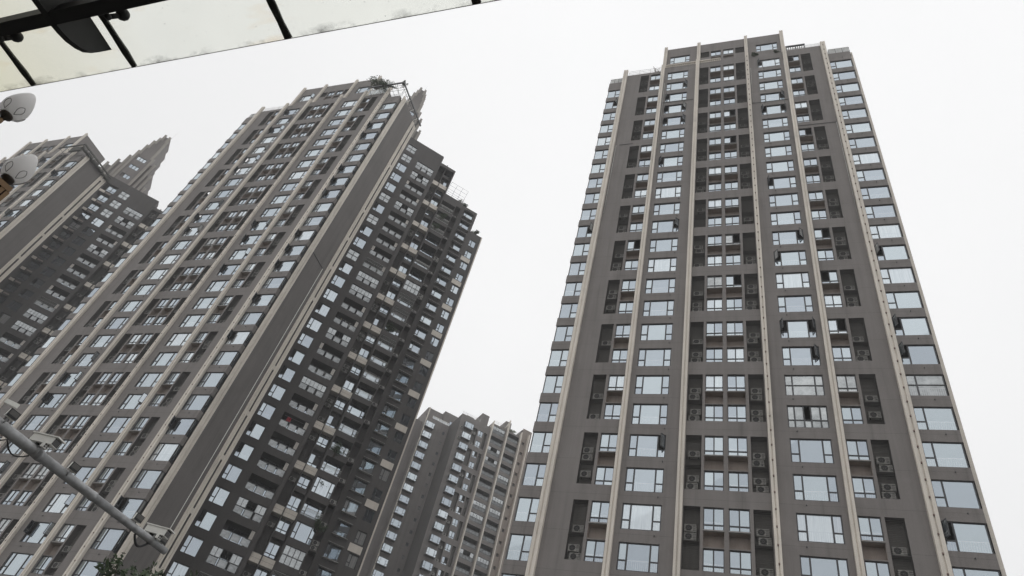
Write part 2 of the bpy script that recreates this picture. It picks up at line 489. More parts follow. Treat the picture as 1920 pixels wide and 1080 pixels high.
class Thing:
    """collects instanced parts so that the hundred that show largest stay individual and the rest become one part"""
    def __init__(s, root):
        s.root = root; s.inst = {}
    def put(s, name, parts, T, a, d, z):
        loc = T(a, d, z); rz = T.a
        s.inst.setdefault(name, []).append((loc, rz, parts))
    def finish(s, limit=100):
        bpy.context.view_layer.update()
        W = Matrix.Translation(s.root.location) @ Matrix.Rotation(s.root.rotation_euler.z, 4, 'Z')
        for name, L in s.inst.items():
            def key(it):
                p = W @ Vector(it[0]) - CAM
                q = M3 @ p
                if q.z <= 1: return 1e9
                x, y = q.x / q.z * FPX, q.y / q.z * FPX
                return p.length + (500 if abs(x) > 1010 or abs(y) > 590 else 0)
            L = sorted(L, key=key)
            for loc, rz, parts in L[:limit]:
                top = link(name, parts[0][1], s.root, loc, rz)
                for (n, me, lo, r) in parts[1:]:
                    link(n, me, top, lo, r)
            rest = L[limit:]
            if rest:
                mb = MB()
                for loc, rz, parts in rest:
                    A = Matrix.Translation(loc) @ Matrix.Rotation(rz, 4, 'Z')
                    for (n, me, lo, r) in parts:
                        B = A @ Matrix.Translation(lo) @ Matrix.Rotation(r, 4, 'Z')
                        b = len(mb.v); mb.v += [tuple(B @ v.co) for v in me.vertices]
                        idx = [mb.mi(m) for m in me.materials]
                        for p in me.polygons:
                            mb.f.append(tuple(b + i for i in p.vertices)); mb.m.append(idx[p.material_index]); mb.sm.append(False)
                o = mb.obj(name, s.root)
                o['kind'] = 'stuff'

# shared small parts ------------------------------------------------
def louvre_mesh(w, h):
    k = ('lv', round(w, 2), round(h, 2))
    if k in CACHE: return CACHE[k]
    mb = MB(); n = int(h / .125)
    for i in range(n):
        z = (i + .5) * h / n
        mb.face([(0, 0, z - .008), (w, 0, z - .008), (w, .05, z + .006), (0, .05, z + .006)], SLATM)
        mb.face([(0, 0, z - .008), (0, 0, z + .008), (w, 0, z + .008), (w, 0, z - .008)], SLATM)
    me = mb.mesh('louvre'); CACHE[k] = me
    return me
def ac_parts(var=0):
    k = ('ac', var)
    if k in CACHE: return CACHE[k]
    mb = MB(); w, d, h = .82, .30, .56
    mb.box((0, 0, .04), (w, d, h), ACW); mb.box((.06, .03, 0), (.12, d - .03, .04), DARKP); mb.box((w - .12, .03, 0), (w - .06, d - .03, .04), DARKP)
    for i in range(6): mb.box((.60, -.006, .12 + i * .07), (.78, -.001, .145 + i * .07), DARKP)
    g = MB(); cx, cz = .31, .30
    n = 20
    for (ra, rb, m_) in ((.0, .06, DARKP), (.07, .225, DARKP), (.225, .245, ACW)):
        for j in range(n):
            t0, t1 = 2 * math.pi * j / n, 2 * math.pi * (j + 1) / n
            y = -.012 if m_ is DARKP else -.02
            pts = [(cx + ra * math.cos(t0), y, cz + ra * math.sin(t0)), (cx + rb * math.cos(t0), y, cz + rb * math.sin(t0)),
                   (cx + rb * math.cos(t1), y, cz + rb * math.sin(t1)), (cx + ra * math.cos(t1), y, cz + ra * math.sin(t1))]
            if ra == 0: pts = pts[1:3] + [(cx, y, cz)]
            g.face(pts, m_)
    r = [('air_conditioner', mb.mesh('air_conditioner'), (0, 0, 0), 0), ('fan_grille', g.mesh('fan_grille'), (0, 0, 0), 0)]
    CACHE[k] = r
    return r
def rail_bars(w, h=1.0, step=.13):
    k = ('rb', w, h, step)
    if k in CACHE: return CACHE[k]
    mb = MB()
    mb.box((0, 0, h - .06), (w, .05, h), RAILW); mb.box((0, .005, .08), (w, .045, .12), RAILW); mb.box((0, .006, h - .26), (w, .044, h - .23), RAILW)
    n = int(w / step)
    for i in range(n + 1):
        x = i * w / n
        mb.box((max(0, x - .012), .012, 0 if i in (0, n) else .1), (min(w, x + .012), .036, h - .05), RAILW)
    me = mb.mesh('railing'); CACHE[k] = me
    return me
def cage_mesh(w, h):
    k = ('cg', w, h)
    if k in CACHE: return CACHE[k]
    mb = MB()
    for i in range(int(w / .14) + 1): mb.box((i * .14, 0, 0), (i * .14 + .018, .018, h), RAILW)
    for z in (0.05, h * .35, h * .68, h - .05): mb.box((0, -.01, z), (w, -.001, z + .03), RAILW)
    me = mb.mesh('security_grille'); CACHE[k] = me
    return me

def pilaster(mb, T, a, b, z0, z1, out=.30, dots=False, m=None):
    """two beige ribs with a groove between, standing proud of the wall"""
    m = m or BEIGE; w = b - a
    p = [(a, .0), (a, -out), (a + w * .40, -out), (a + w * .43, -out + .08), (a + w * .57, -out + .08), (a + w * .60, -out), (b, -out), (b, .0)]
    k = mb.mi(m); n = len(p); base = len(mb.v)
    mb.v += [T(x, y, z0) for x, y in p] + [T(x, y, z1) for x, y in p]
    for i in range(n - 1):
        mb.f.append((base + i, base + i + 1, base + n + i + 1, base + n + i)); mb.m.append(k); mb.sm.append(False)
    mb.f.append(tuple(base + n + i for i in range(n))); mb.m.append(k); mb.sm.append(False)
    mb.f.append(tuple(base + i for i in reversed(range(n)))); mb.m.append(k); mb.sm.append(False)
    if dots:
        z = z1 - 1.0; cx = (a + b) / 2
        while z > z0 + 1:
            mb.box((cx - .05, -out - .02, z - .06), (cx + .05, -out + .07, z + .06), SOFT2, T)
            z -= 1.29
SOFT2 = plain('brown light fitting', (0.16, 0.10, 0.08), 0.6)

def leaves(mb, c, r, n, size, m, rng, flat=1.0):
    for _ in range(n):
        while True:
            p = Vector((rng.uniform(-1, 1), rng.uniform(-1, 1), rng.uniform(-1, 1)))
            if p.length < 1: break
        p = Vector((c[0] + p.x * r[0], c[1] + p.y * r[1], c[2] + p.z * r[2]))
        a = Vector((rng.gauss(0, 1), rng.gauss(0, 1), rng.gauss(0, .7))).normalized()
        b = a.cross(Vector((rng.gauss(0, 1), rng.gauss(0, 1), rng.gauss(0, 1)))).normalized()
        s = size * rng.uniform(.6, 1.4)
        mb.face([p - a * s, p + b * s * .38, p + a * s, p - b * s * .38], m)
def shrub(name, label, cat, loc, r, n, size, m, seed, stems=5, parent=None, group=None, spiky=False):
    rng = random.Random(seed)
    root = thing(name, label, cat, loc, 0, group or 'shrubs on the tower roofs')
    st = MB(); fo = MB()
    for i in range(stems):
        a = rng.uniform(0, 6.28); rr = rng.uniform(.2, .95)
        tip = Vector((math.cos(a) * r[0] * rr, math.sin(a) * r[1] * rr, r[2] * rng.uniform(1.1, 2.0)))
        mid = tip * .5 + Vector((0, 0, r[2] * .15))
        st.tube([(tip.x * .1, tip.y * .1, 0), mid, tip], [.03, .02, .008], BARK, 5)
        for k in range(3):
            q = mid.lerp(tip, k / 2)
            leaves(fo, q, (r[0] * .34, r[1] * .34, r[2] * (.5 if spiky else .34)), n // (stems * 3), size, m, rng)
    st.obj('stem', root); fo.obj('foliage', root)
    return root

# ------------------------------------------------------------------ ground
g = MB(); g.face([(-1500, -1500, 0), (1500, -1500, 0), (1500, 1500, 0), (-1500, 1500, 0)], PAVING)
o = g.obj('ground'); o['kind'] = 'structure'
g = MB(); g.box((-160, 14, .004), (120, 26, .008), ASPHALT)
o = g.obj('road', None, (0, 0, 0), PSI); o['kind'] = 'structure'

# ------------------------------------------------------------------ tower
MID = 12.83
def tower(label, X, Y, z2, rows, opens, seed, side=False, wing=False, wing_rows=30, pent_to=20.75, full_right=False, detail=True, mid_top=2.5, right_top=1.75):
    rng = random.Random(seed)
    root = thing('apartment_tower', label, 'apartment tower', (X, Y, 0), PSI, 'brown apartment towers of the estate')
    th = Thing(root)
    base = -z2                                   # local z relative to row 2
    piv = link('wall', None, root)               # replaced below
    bpy.data.objects.remove(piv)
    Z = lambda r: -3.0 * (r - 2)
    zroot = z2
    wall = MB(); pil = []
    PTOP = 1.75
    # ---------------- front wall
    ops = []
    pr = [(r, r + 1) for r in range(2, rows, 2)]
    lou = [(1.88, 3.03), (9.87, 11.03), (14.56, 15.72), (22.63, 23.78)]
    small = [(3.26, 4.62), (11.24, 12.62), (12.94, 14.32), (21.04, 22.40)]
    pic = [(5.56, 8.37), (17.27, 20.08)]
    for (r0, r1) in pr:
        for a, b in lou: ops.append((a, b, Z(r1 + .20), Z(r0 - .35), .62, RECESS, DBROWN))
        for a, b in small:
            ops.append((a, b, Z(r0 + .215), Z(r0 - .35), .16, None, None))
            ops.append((a, b, Z(r0 + .64), Z(r0 + .27), .55, SOFT, SOFT))
            ops.append((a, b, Z(r1 + .20), Z(r1 - .335), .16, None, None))
    for r in range(2, rows + 1):
        for a, b in pic: ops.append((a, b, Z(r + .345), Z(r - .335), .14, None, None))
    facade(wall, FRONT, -.66, 25.75, base, PTOP, ops)
    wall.box((5.14, .0, PTOP), (20.5, .18, mid_top), BROWN, FRONT, 'b')
    if right_top > PTOP: wall.box((20.96, .0, PTOP), (25.16, .18, right_top), BROWN, FRONT, 'b')
    roofd = 6.47
    wall.face([FRONT(-.66, 0.3, PTOP - .9), FRONT(25.75, 0.3, PTOP - .9), FRONT(25.75, roofd, PTOP - .9), FRONT(-.66, roofd, PTOP - .9)], ROOFM)
    for a, b in ((-2.45, -.66), (25.75, 28.5)):
        wall.face([(a, .1, -.6), (b, .1, -.6), (b, roofd, -.6), (a, roofd, -.6)], ROOFM)
    for a in (-.66, 25.75): wall.face([(a, .0, -.65), (a, roofd, -.65), (a, roofd, PTOP), (a, .0, PTOP)], BROWN)
    wall.box((-.66, 0.001, PTOP - .9), (4.66, .2, PTOP - .001), BROWN, FRONT, 'fb'); wall.box((21.0, 0.001, PTOP - .9), (25.75, .2, PTOP - .001), BROWN, FRONT, 'fb')
    # left side (plain, with a column of windows) and back
    lops = [(-5.6, -3.4, Z(r + .33), Z(r - .33), .14, None, None) for r in range(2, rows + 1)]
    facade(wall, LEFT, -6.47, -.62, base, .05, lops)
    wall.face([(28.15, 6.47, base), (-2.45, 6.47, base), (-2.45, 6.47, -.1), (28.15, 6.47, -.1)], BROWN)
    # penthouse, set back 0.65
    PB, PTZ = PTOP - .9, 9.5
    pe = 25.55 if full_right else 21.0
    pops = [(5.56, 8.37, Z(.345), Z(-.335), .14, None, None), (17.27, 20.08, Z(.345), Z(-.335), .14, None, None)]
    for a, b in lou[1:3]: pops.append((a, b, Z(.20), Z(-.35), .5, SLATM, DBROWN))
    for a, b in small[1:3]:
        pops.append((a, b, Z(.2), Z(-.35), .16, None, None)); pops.append((a, b, Z(.62), Z(.28), .5, SOFT, SOFT))
    if full_right: pops.append((22.0, 24.6, Z(.345), Z(-.335), .14, None, None))
    facade(wall, FRONT, 4.66, pe, PB, PTZ, pops, d=.65)
    wall.prism([(4.67, .90), (pe - .01, .90), (pe - .01, roofd - .2), (4.67, roofd - .2)], PB - .05, PTZ - .6, BROWN, ROOFM)
    for a in (4.66, pe):
        wall.face([(a, .65, PB), (a, roofd, PB), (a, roofd, PTZ), (a, .65, PTZ)], BROWN)
    wall.face([(4.66, roofd - .1, PB), (pe, roofd - .1, PB), (pe, roofd - .1, PTZ), (4.66, roofd - .1, PTZ)], BROWN)
    # ---------------- end bays: spandrels
    for r in range(2, rows + 1):
        zt, zb = Z(r + .335), Z(r + .665)
        if r == 2: zt = 0.05
        for side_r in (0, 1):
            if side_r: wall.box((25.75, -.035, zb), (28.34, .50, zt), BROWN, FRONT)
            else: wall.box((-2.47, -.035, zb), (-.66, .955, zt), BROWN, FRONT)
    zlow = Z(rows + .665)
    wall.box((25.75, -.035, base), (28.34, .50, zlow), BROWN, FRONT); wall.box((-2.47, -.035, base), (-.66, .955, zlow), BROWN, FRONT)
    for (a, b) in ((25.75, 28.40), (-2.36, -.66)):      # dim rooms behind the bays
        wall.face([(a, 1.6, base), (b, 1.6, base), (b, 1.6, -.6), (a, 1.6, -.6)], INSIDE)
    # ---------------- side wall (right)
    wall.face([SIDE(1.28, 0, base), SIDE(4.95, 0, base), SIDE(4.95, 0, 0.55), SIDE(1.28, 0, 0.55)], SBROWN)
    wall.face([SIDE(.505, .001, base), SIDE(1.28, .001, base), SIDE(1.28, .001, 0.55), SIDE(.505, .001, 0.55)], SBROWN)
    wall.face([SIDE(4.95, .35, base), SIDE(6.47, .35, base), SIDE(6.47, .35, .3), SIDE(4.95, .35, .3)], DBROWN)
    wall.face([SIDE(4.95, 0, base), SIDE(4.95, .35, base), SIDE(4.95, .35, .3), SIDE(4.95, 0, .3)], DBROWN)
    wall.box((1.0, .01, .55), (5.5, .25, .85), BROWN, SIDE)
    wall.obj('wall', root, (0, 0, zroot))
    # ---------------- pilasters
    def P(T, a, b, z0, z1, **k):
        mb = MB(); pilaster(mb, T, a, b, z0, z1, **k); mb.obj('pilaster', root, (0, 0, zroot))
    for a, b, zt, dots in ((-.62, -.04, 3.0, False), (4.68, 5.14, 3.0, False), (9.36, 9.82, 3.3, False), (15.80, 16.22, 3.1, True), (20.50, 20.96, 3.3, False), (25.16, 25.74, 3.3, True)):
        P(FRONT, a, b, base, zt, dots=dots, out=.32)
    def shift(T, dd): return lambda s, d, z: T(s, d + dd, z)
    for a, b in ((4.68, 5.14), (9.36, 9.82), (15.80, 16.22), (20.50, 20.96)) + (((25.10, 25.56),) if full_right else ()):
        P(shift(FRONT, .65), a, b, PB + 1.2, PTZ + .35, out=.3)
    P(SIDE, .505, 1.28, base, .75, out=.24); P(SIDE, 4.95, 5.50, base, .45, out=.12); P(SIDE, 5.84, 6.46, base, .45, out=.05)
    P(LEFT, -1.28, -.62, base, .55, out=.03)
    # ---------------- front windows
    for (r0, r1) in pr:
        for ci, (a, b) in enumerate(small):
            op = opens.get(('s%d' % ci, r0), 0); op1 = opens.get(('s%d' % ci, r1), 0)
            if detail and op == 0 and rng.random() < .07: op = rng.choice((1, 2))
            gl = GREYG if rng.random() < .04 else None
            th.put('sliding_window', slider(b - a - .004, 1.69, op, gl), FRONT, a + .002, .10, (Z(r0 - .35) + Z(r0 + .215)) / 2 + zroot)
            th.put('sliding_window', slider(b - a - .004, 1.60, op1), FRONT, a + .002, .10, (Z(r1 + .20) + Z(r1 - .335)) / 2 + zroot)
            sl = CACHE.get(('sill', ci))
            if not sl:
                mb = MB(); mb.box((-.02, -.10, -.05), (b - a + .02, .1, .03), GREYLED); sl = CACHE[('sill', ci)] = mb.mesh('window_sill')
            th.put('window_sill', [('window_sill', sl, (0, 0, 0), 0)], FRONT, a, -.002, Z(r0 + .245) + zroot)
        for a, b in lou:
            h = Z(r0 - .35) - Z(r1 + .20)
            th.put('louvre', [('louvre', louvre_mesh(b - a - .01, h), (0, 0, 0), 0)], FRONT, a + .005, .06, Z(r1 + .20) + zroot)
            mid = Z(r0 + .5)
            mb = CACHE.get('lvshelf')
            if not mb:
                q = MB(); q.box((0, .10, -.04), (1.15, .60, .04), DBROWN); mb = CACHE['lvshelf'] = q.mesh('shelf')
            th.put('shelf', [('shelf', mb, (0, 0, 0), 0)], FRONT, a, .02, mid + zroot)
            for zz, pb in ((Z(r1 + .20) + .03, .85), (Z(r1 + .20) + .66, .7), (mid + .05, .8), (mid + .68, .5)):
                if rng.random() < pb:
                    th.put('air_conditioner', ac_parts(), FRONT, a + rng.uniform(.04, .28), .16, zz + zroot)
    for r in list(range(2, rows + 1)) + [0]:
        for ci, (a, b) in enumerate(pic):
            op = opens.get(('p%d' % ci, r))
            if op is None: op = rng.choice(('',) * 9 + ('l', 'r', 'r', 'lr')) if not opens.get('fixed') else ''
            grid = None
            if op == 'grid': grid = [(0, .55, [0]), (.55, 2.2, [0]), (2.2, 2.8, [0])]
            elif op == 'grid2': grid = [(0, .5, [-.3]), (.5, 1.15, [-.3]), (1.15, 1.65, [-.3]), (1.65, 2.3, [-.3]), (2.3, 2.8, [-.3])]
            if op == 'grid2':
                pts = window(2.8, 2.04, grid, ((2, 1),), glass=GREYG)
            else: pts = picture(op if 'grid' not in op else '', grid=grid)
            th.put('picture_window', pts, FRONT, a + .005, (.08 if r else .73), Z(r) + zroot)
    for ci, (a, b) in list(enumerate(small))[1:3]:
        th.put('sliding_window', slider(b - a - .004, 1.65, 0), FRONT, a + .002, .75, (Z(-.35) + Z(.2)) / 2 + zroot)
    for a, b in lou[1:3]:
        th.put('louvre', [('louvre', louvre_mesh(b - a - .01, 1.65), (0, 0, 0), 0)], FRONT, a + .005, .71, Z(.20) + zroot)
    if full_right: th.put('picture_window', window(2.6, 2.04, [(0, 1.3, [-.3]), (1.3, 2.6, [-.3])]), FRONT, 22.0, .73, Z(0) + zroot)
    # ---------------- corner bays
    for r in range(3, rows + 1):
        op = opens.get(('br', r)); 
        if op is None: op = 'o' if (not opens.get('fixed') and rng.random() < .15) else ''
        grid = [(0, .66, [.05]), (.66, 2.51, [.05])] if op == 'grid' else None
        th.put('bay_window', corner(op if op == 'o' else '', 'l', grid=grid), FRONT, 25.78, .04, Z(r) + zroot)
        op = opens.get(('bl', r), '')
        th.put('bay_window', corner(op, 'r', w=1.72), FRONT, -2.41, .04, Z(r) + zroot)
        th.put('bay_window', window(.36, 2.0, [(0, .36, [-.3])], bar=.05), SIDE, .135, .22, Z(r) + zroot)
        th.put('bay_window', window(.46, 2.0, [(0, .46, [-.3])], bar=.05), LEFT, -.61, .06, Z(r) + zroot)
        if not side: th.put('bay_window', window(2.19, 1.96, [(0, .6, [-.2]), (.6, 2.19, [])]), LEFT, -5.59, .08, Z(r) + zroot)
    # ---------------- side wall fittings
    if side:
        for r in range(2, rows + 1):
            if r % 2 == 0:
                mb = CACHE.get('pbox')
                if not mb:
                    q = MB(); q.box((0, 0, 0), (.34, .30, .55), BEIGE); q.box((.36, .04, -.3), (.42, .10, .9), FRAME); mb = CACHE['pbox'] = q.mesh('vent_box')
                if rng.random() < .8: th.put('vent_box', [('vent_box', mb, (0, 0, 0), 0)], SIDE, 5.48, -.06, Z(r) + zroot + rng.uniform(-.6, .6))
        mb = MB()
        zz = Z(14.6)
        mb.box((1.2, -.07, zz), (4.4, -.01, zz + .07), FRAME, SIDE)
        mb.box((4.34, -.06, Z(27)), (4.40, -.01, zz), WHITE, SIDE)
        mb.obj('drain_pipe', root, (0, 0, zroot))
    else:
        mb = MB()
        for (a, b, z) in ((.55, 2.2, -16.4), (16.3, 20.6, -10.1), (20.9, 25.1, -16.4), (5.2, 9.2, -7.3)):
            mb.tube([FRONT(a, -.05, z), FRONT(b, -.05, z - .0)], .03, FRAME, 6)
        for (a, z0, z1) in ((16.4, -1.0, -10), (5.3, -2, -18), (.15, -16.4, -30), (20.48, 0, -16), (25.05, -16.4, -34)):
            mb.tube([FRONT(a, -.05, z0), FRONT(a, -.05, z1)], .025, RAILW, 6)
        mb.obj('drain_pipe', root, (0, 0, zroot))
    # little wall brackets (two per floor)
    q = CACHE.get('brk')
    if not q:
        m_ = MB(); m_.tube([(0, 0, 0), (0, -.10, 0)], .035, FRAME, 6); m_.tube([(0, -.10, .02), (0, -.10, -.10)], .02, FRAME, 6); q = CACHE['brk'] = m_.mesh('wall_bracket')
    for r in range(2, rows, 1):
        for s_ in ((8.1, 17.9, 27.3) if r % 2 else (2.6, 10.2, 15.2, 23.6, 8.1, 17.9, 27.3)):
            th.put('wall_bracket', [('wall_bracket', q, (0, 0, 0), 0)], FRONT, s_ + rng.uniform(-.15, .15), -.06 if s_ > 26 else 0, Z(r + .47) + zroot)
    # ---------------- wing and crown
    if wing:
        build_wing(root, th, z2, wing_rows, rng)
    th.finish()
    return root

def build_wing(root, th, z2, rows, rng):
    T = WING; Z = lambda r: -3.0 * (r - 2); base = -z2; zr = z2
    wl = MB()
    # sections: s0, s1, top row
    ops = []
    # W0: narrow bay left of the corner (seen on the far tower)
    for r in range(0, rows + 1):
        ops.append((-3.3, -.75, Z(r + .33), Z(r - .36), .45, None, DBROWN))
        ops.append((.12, 1.92, Z(r + .32), Z(r - .335), .13, None, None))
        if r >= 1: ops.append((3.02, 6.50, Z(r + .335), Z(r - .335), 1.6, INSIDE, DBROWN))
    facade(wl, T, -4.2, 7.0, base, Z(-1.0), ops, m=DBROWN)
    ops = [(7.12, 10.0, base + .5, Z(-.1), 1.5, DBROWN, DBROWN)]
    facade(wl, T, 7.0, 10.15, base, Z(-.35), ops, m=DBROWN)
    ops = []
    kinds = {}
    for r in range(3, rows + 1):
        k = rng.choice(('rail', 'rail', 'win', 'back', 'glaze', 'back', 'cage'))
        if r in (4, 5): k = 'rail'
        kinds[r] = k
        dep = .14 if k in ('win', 'glaze') else 1.1
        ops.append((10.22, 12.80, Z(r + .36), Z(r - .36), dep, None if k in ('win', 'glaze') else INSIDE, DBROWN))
        ops.append((12.92, 13.86, Z(r + .44), Z(r - .50), 1.1, DBROWN, DBROWN))
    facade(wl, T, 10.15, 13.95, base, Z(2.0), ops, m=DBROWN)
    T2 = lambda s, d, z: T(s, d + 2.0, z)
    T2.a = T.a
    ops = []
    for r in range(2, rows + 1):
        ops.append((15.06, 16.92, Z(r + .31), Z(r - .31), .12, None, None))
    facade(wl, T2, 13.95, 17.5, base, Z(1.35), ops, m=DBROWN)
    ops = []
    for r in range(4, rows + 1):
        ops.append((17.95, 19.25, Z(r + .27), Z(r - .28), .16, None, None))
    facade(wl, T2, 17.5, 20.0, base, Z(3.1), ops, m=DBROWN)
    # returns, roofs and the body behind
    def blk(s0, s1, d0, ztop): wl.prism([(s0, d0), (s1, d0), (s1, 11.0), (s0, 11.0)], base, ztop, DBROWN, ROOFM, T)
    def ret(s, d0, d1, zt): wl.face([T(s, d0, base), T(s, d1, base), T(s, d1, zt), T(s, d0, zt)], DBROWN)
    blk(-4.2, 7.0, 1.75, Z(-1.0) - .3); ret(-4.2, 0, 1.75, Z(-1.0)); ret(7.0, 0, 1.75, Z(-1.0))
    blk(7.01, 10.14, 1.78, Z(-.35) - .3); ret(10.15, 0, 2, Z(-.35))
    blk(10.16, 13.94, 2.02, Z(2.0) - .3); ret(13.95, 0, 2.0, Z(2.0))
    blk(13.96, 17.49, 2.4, Z(1.35) - .3); blk(17.51, 19.99, 2.4, Z(3.1) - .3); ret(17.5, 2.0, 2.4, Z(1.35)); ret(20.0, 2.0, 11.0, Z(3.1)); ret(13.95, 2.0, 2.4, Z(1.35))
    for (a, b, zt, dd) in ((-4.2, 7.0, Z(-1.0), 0), (7.0, 10.15, Z(-.35), 0), (10.15, 13.95, Z(2.0), 0), (13.95, 17.5, Z(1.35), 2.0), (17.5, 20.0, Z(3.1), 2.0)):
        wl.box((a + .003, dd + .004, zt - .5), (b - .003, dd + .22, zt + .02), DBROWN, T, 'f')
    # piers standing proud between the bays
    for a, b, zt in ((6.62, 7.08, Z(-.9)), (10.02, 10.20, Z(-.3)),):
        wl.box((a, -.12, base), (b, .0, zt), DBROWN, T)
    wl.box((13.95, 1.6, base), (14.75, 1.996, Z(1.5)), DBROWN, T)
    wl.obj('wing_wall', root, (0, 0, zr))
    # W3 spandrels (beige) every second floor, windows, louvred shafts
    for r in range(0, rows + 1):
        if r % 2 == 1:
            q = CACHE.get('spn')
            if not q:
                m_ = MB(); m_.box((0, 0, -.5), (2.84, 1.1, .5), BEIGE)
                m_.box((0, -.004, -.02), (2.84, -.001, .0), SOFT2); q = CACHE['spn'] = m_.mesh('spandrel')
            th.put('spandrel', [('spandrel', q, (0, 0, 0), 0)], T, 7.14, .30, Z(r + .5) + zr)
        elif r:
            q = CACHE.get('spn2')
            if not q:
                m_ = MB(); m_.box((0, 0, -.06), (1.5, .4, .06), DBROWN); m_.box((.0, .30, -.62), (1.5, .5, -.06), SOFT); q = CACHE['spn2'] = m_.mesh('window_sill')
            th.put('window_sill', [('window_sill', q, (0, 0, 0), 0)], T, 8.44, .78, Z(r + .28) + zr)
        th.put('sliding_window', slider(1.36, 1.66, rng.choice((0,) * 7 + (1, 2))), T, 8.46, 1.12, Z(r - .06) + zr)
        if r % 2 == 0:
            th.put('louvre', [('louvre', louvre_mesh(1.02, 4.7), (0, 0, 0), 0)], T, 7.2, .62, Z(r + 1.45) + zr)
        q = CACHE.get('fin')
        if not q:
            m_ = MB(); m_.box((0, 0, -1.5), (.12, 1.4, 1.5), DBROWN); m_.box((.12, .6, -1.5), (1.6, 1.38, -.83), DBROWN); m_.box((.12, 1.25, -.83), (1.6, 1.38, 1.5), DBROWN); q = CACHE['fin'] = m_.mesh('partition')
        th.put('partition', [('partition', q, (0, 0, 0), 0)], T, 8.30, .08, Z(r) + zr)
        if rng.random() < .75: th.put('air_conditioner', ac_parts(), T, 7.25, .75, Z(r + .45) + zr)
        if rng.random() < .5: th.put('air_conditioner', ac_parts(), T, 7.3, .75, Z(r + .2) + zr)
    wcols = [(0, .52, [-.3]), (.52, 1.79, [])]
    for r in range(0, rows + 1):
        if r < 2: ww = window(1.79, 1.95, [(0, .9, [0]), (.9, 1.79, [0])], glass=GREYG)
        elif rng.random() < .28:
            ww = list(window(1.79, 1.95, wcols, ((0, 1),))) + [('sash', sash(.42, 1.16, True, 0), (.06, -.01, .33), R(-65))]
        elif rng.random() < .06: ww = window(1.79, 1.95, [(0, .9, [0]), (.9, 1.79, [0])], glass=GREYG)
        else: ww = window(1.79, 1.95, wcols)
        th.put('casement_window', ww, T, .125, .07, Z(r) + zr)
        # W0 windows with a beige block sill
        th.put('casement_window', window(1.7, 1.6, [(0, .85, [-.3]), (.85, 1.7, [-.3])]), T, -2.55, .44, Z(r) + zr)
        q = CACHE.get('blk')
        if not q:
            m_ = MB(); m_.box((0, 0, -.28), (1.1, .55, .28), BEIGE); m_.box((1.3, .1, -.1), (2.3, .3, .2), SOFT); q = CACHE['blk'] = m_.mesh('balcony_ledge')
        th.put('balcony_ledge', [('balcony_ledge', q, (0, 0, 0), 0)], T, -3.3, -.14, Z(r + .52) + zr)
        # W2 balconies
        if r >= 1:
            w_ = 3.46
            q = CACHE.get('bdoor')
            if not q:
                m_ = MB(); m_.box((.5, 0, 0), (2.9, .05, .06), FRAME); m_.box((.5, 0, 1.86), (2.9, .05, 1.93), FRAME)
                for x in (.5, 1.27, 2.07, 2.84): m_.box((x, .003, .06), (x + .06, .047, 1.86), FRAME)
                g_ = MB(); g_.face([(.56, .03, .06), (2.84, .03, .06), (2.84, .03, 1.86), (.56, .03, 1.86)], GLASS)
                q = CACHE['bdoor'] = (m_.mesh('balcony_door'), g_.mesh('pane'))
            th.put('balcony_door', [('balcony_door', q[0], (0, 0, 0), 0), ('pane', q[1], (0, 0, 0), 0)], T, 3.03, 1.5, Z(r + .335) + zr)
            k = {1: 'glazed', 2: 'part', 3: 'open', 4: 'open', 5: 'part', 6: 'open', 7: 'open', 8: 'open', 9: 'open', 10: 'cage', 11: 'glazed', 12: 'glazed', 13: 'open', 14: 'open', 15: 'part', 16: 'open', 17: 'open', 18: 'glazed', 19: 'open', 20: 'open', 24: 'part', 27: 'cage'}.get(r, rng.choice(('open', 'open', 'part')))
            cage = k == 'cage'
            if cage: k = 'open'
            key = 'bal' + k
            q = CACHE.get(key)
            if not q:
                m_ = MB(); g_ = MB(); n = 3
                m_.box((0, -.02, .90), (w_, .04, .96), FRAME)
                for x in (0, 1.02, 1.24, 2.2, 2.42, 3.40): m_.box((x, 0, 0), (x + .06, .03, .90), FRAME)
                for x0, x1 in ((.07, 1.01), (1.31, 2.19), (2.49, 3.39)):
                    g_.face([(x0, .015, .08), (x1, .015, .08), (x1, .015, .86), (x0, .015, .86)], RAILG)
                if k != 'open':
                    m_.box((0, 0, 1.93), (w_, .05, 2.0), FRAME)
                    for i in range(7): m_.box((i * 3.40 / 6, .05, .96), (i * 3.40 / 6 + .05, .09, 1.93), FRAME)
                    for i in range(6):
                        if k == 'part' and i in (2, 3): continue
                        x0 = i * 3.40 / 6 + .06; g_.face([(x0, .07, .98), (x0 + .5, .07, .98), (x0 + .5, .07, 1.92), (x0, .07, 1.92)], GREYG)
                    for i in (1, 2): pass
                q = CACHE[key] = (m_.mesh('balcony_rail'), g_.mesh('pane'))
            parts = [('balcony_rail', q[0], (0, 0, 0), 0), ('pane', q[1], (0, 0, 0), 0)]
            th.put('balcony_rail', parts, T, 3.03, .05, Z(r + .335) + zr)
            if cage: th.put('railing', [('railing', cage_mesh(3.44, 2.0), (0, 0, 0), 0)], T, 3.04, -.03, Z(r + .335) + zr)
            if k == 'open' and rng.random() < .85:
                m2 = CACHE.get('wp')
                if not m2:
                    m_ = MB(); m_.box((0, 0, 0), (.42, .08, 1.98), PANELW); m2 = CACHE['wp'] = m_.mesh('balcony_screen')
                th.put('balcony_screen', [('balcony_screen', m2, (0, 0, 0), 0)], T, 3.03 + (3.03 if rng.random() < .7 else .02), .12, Z(r + .33) + zr)
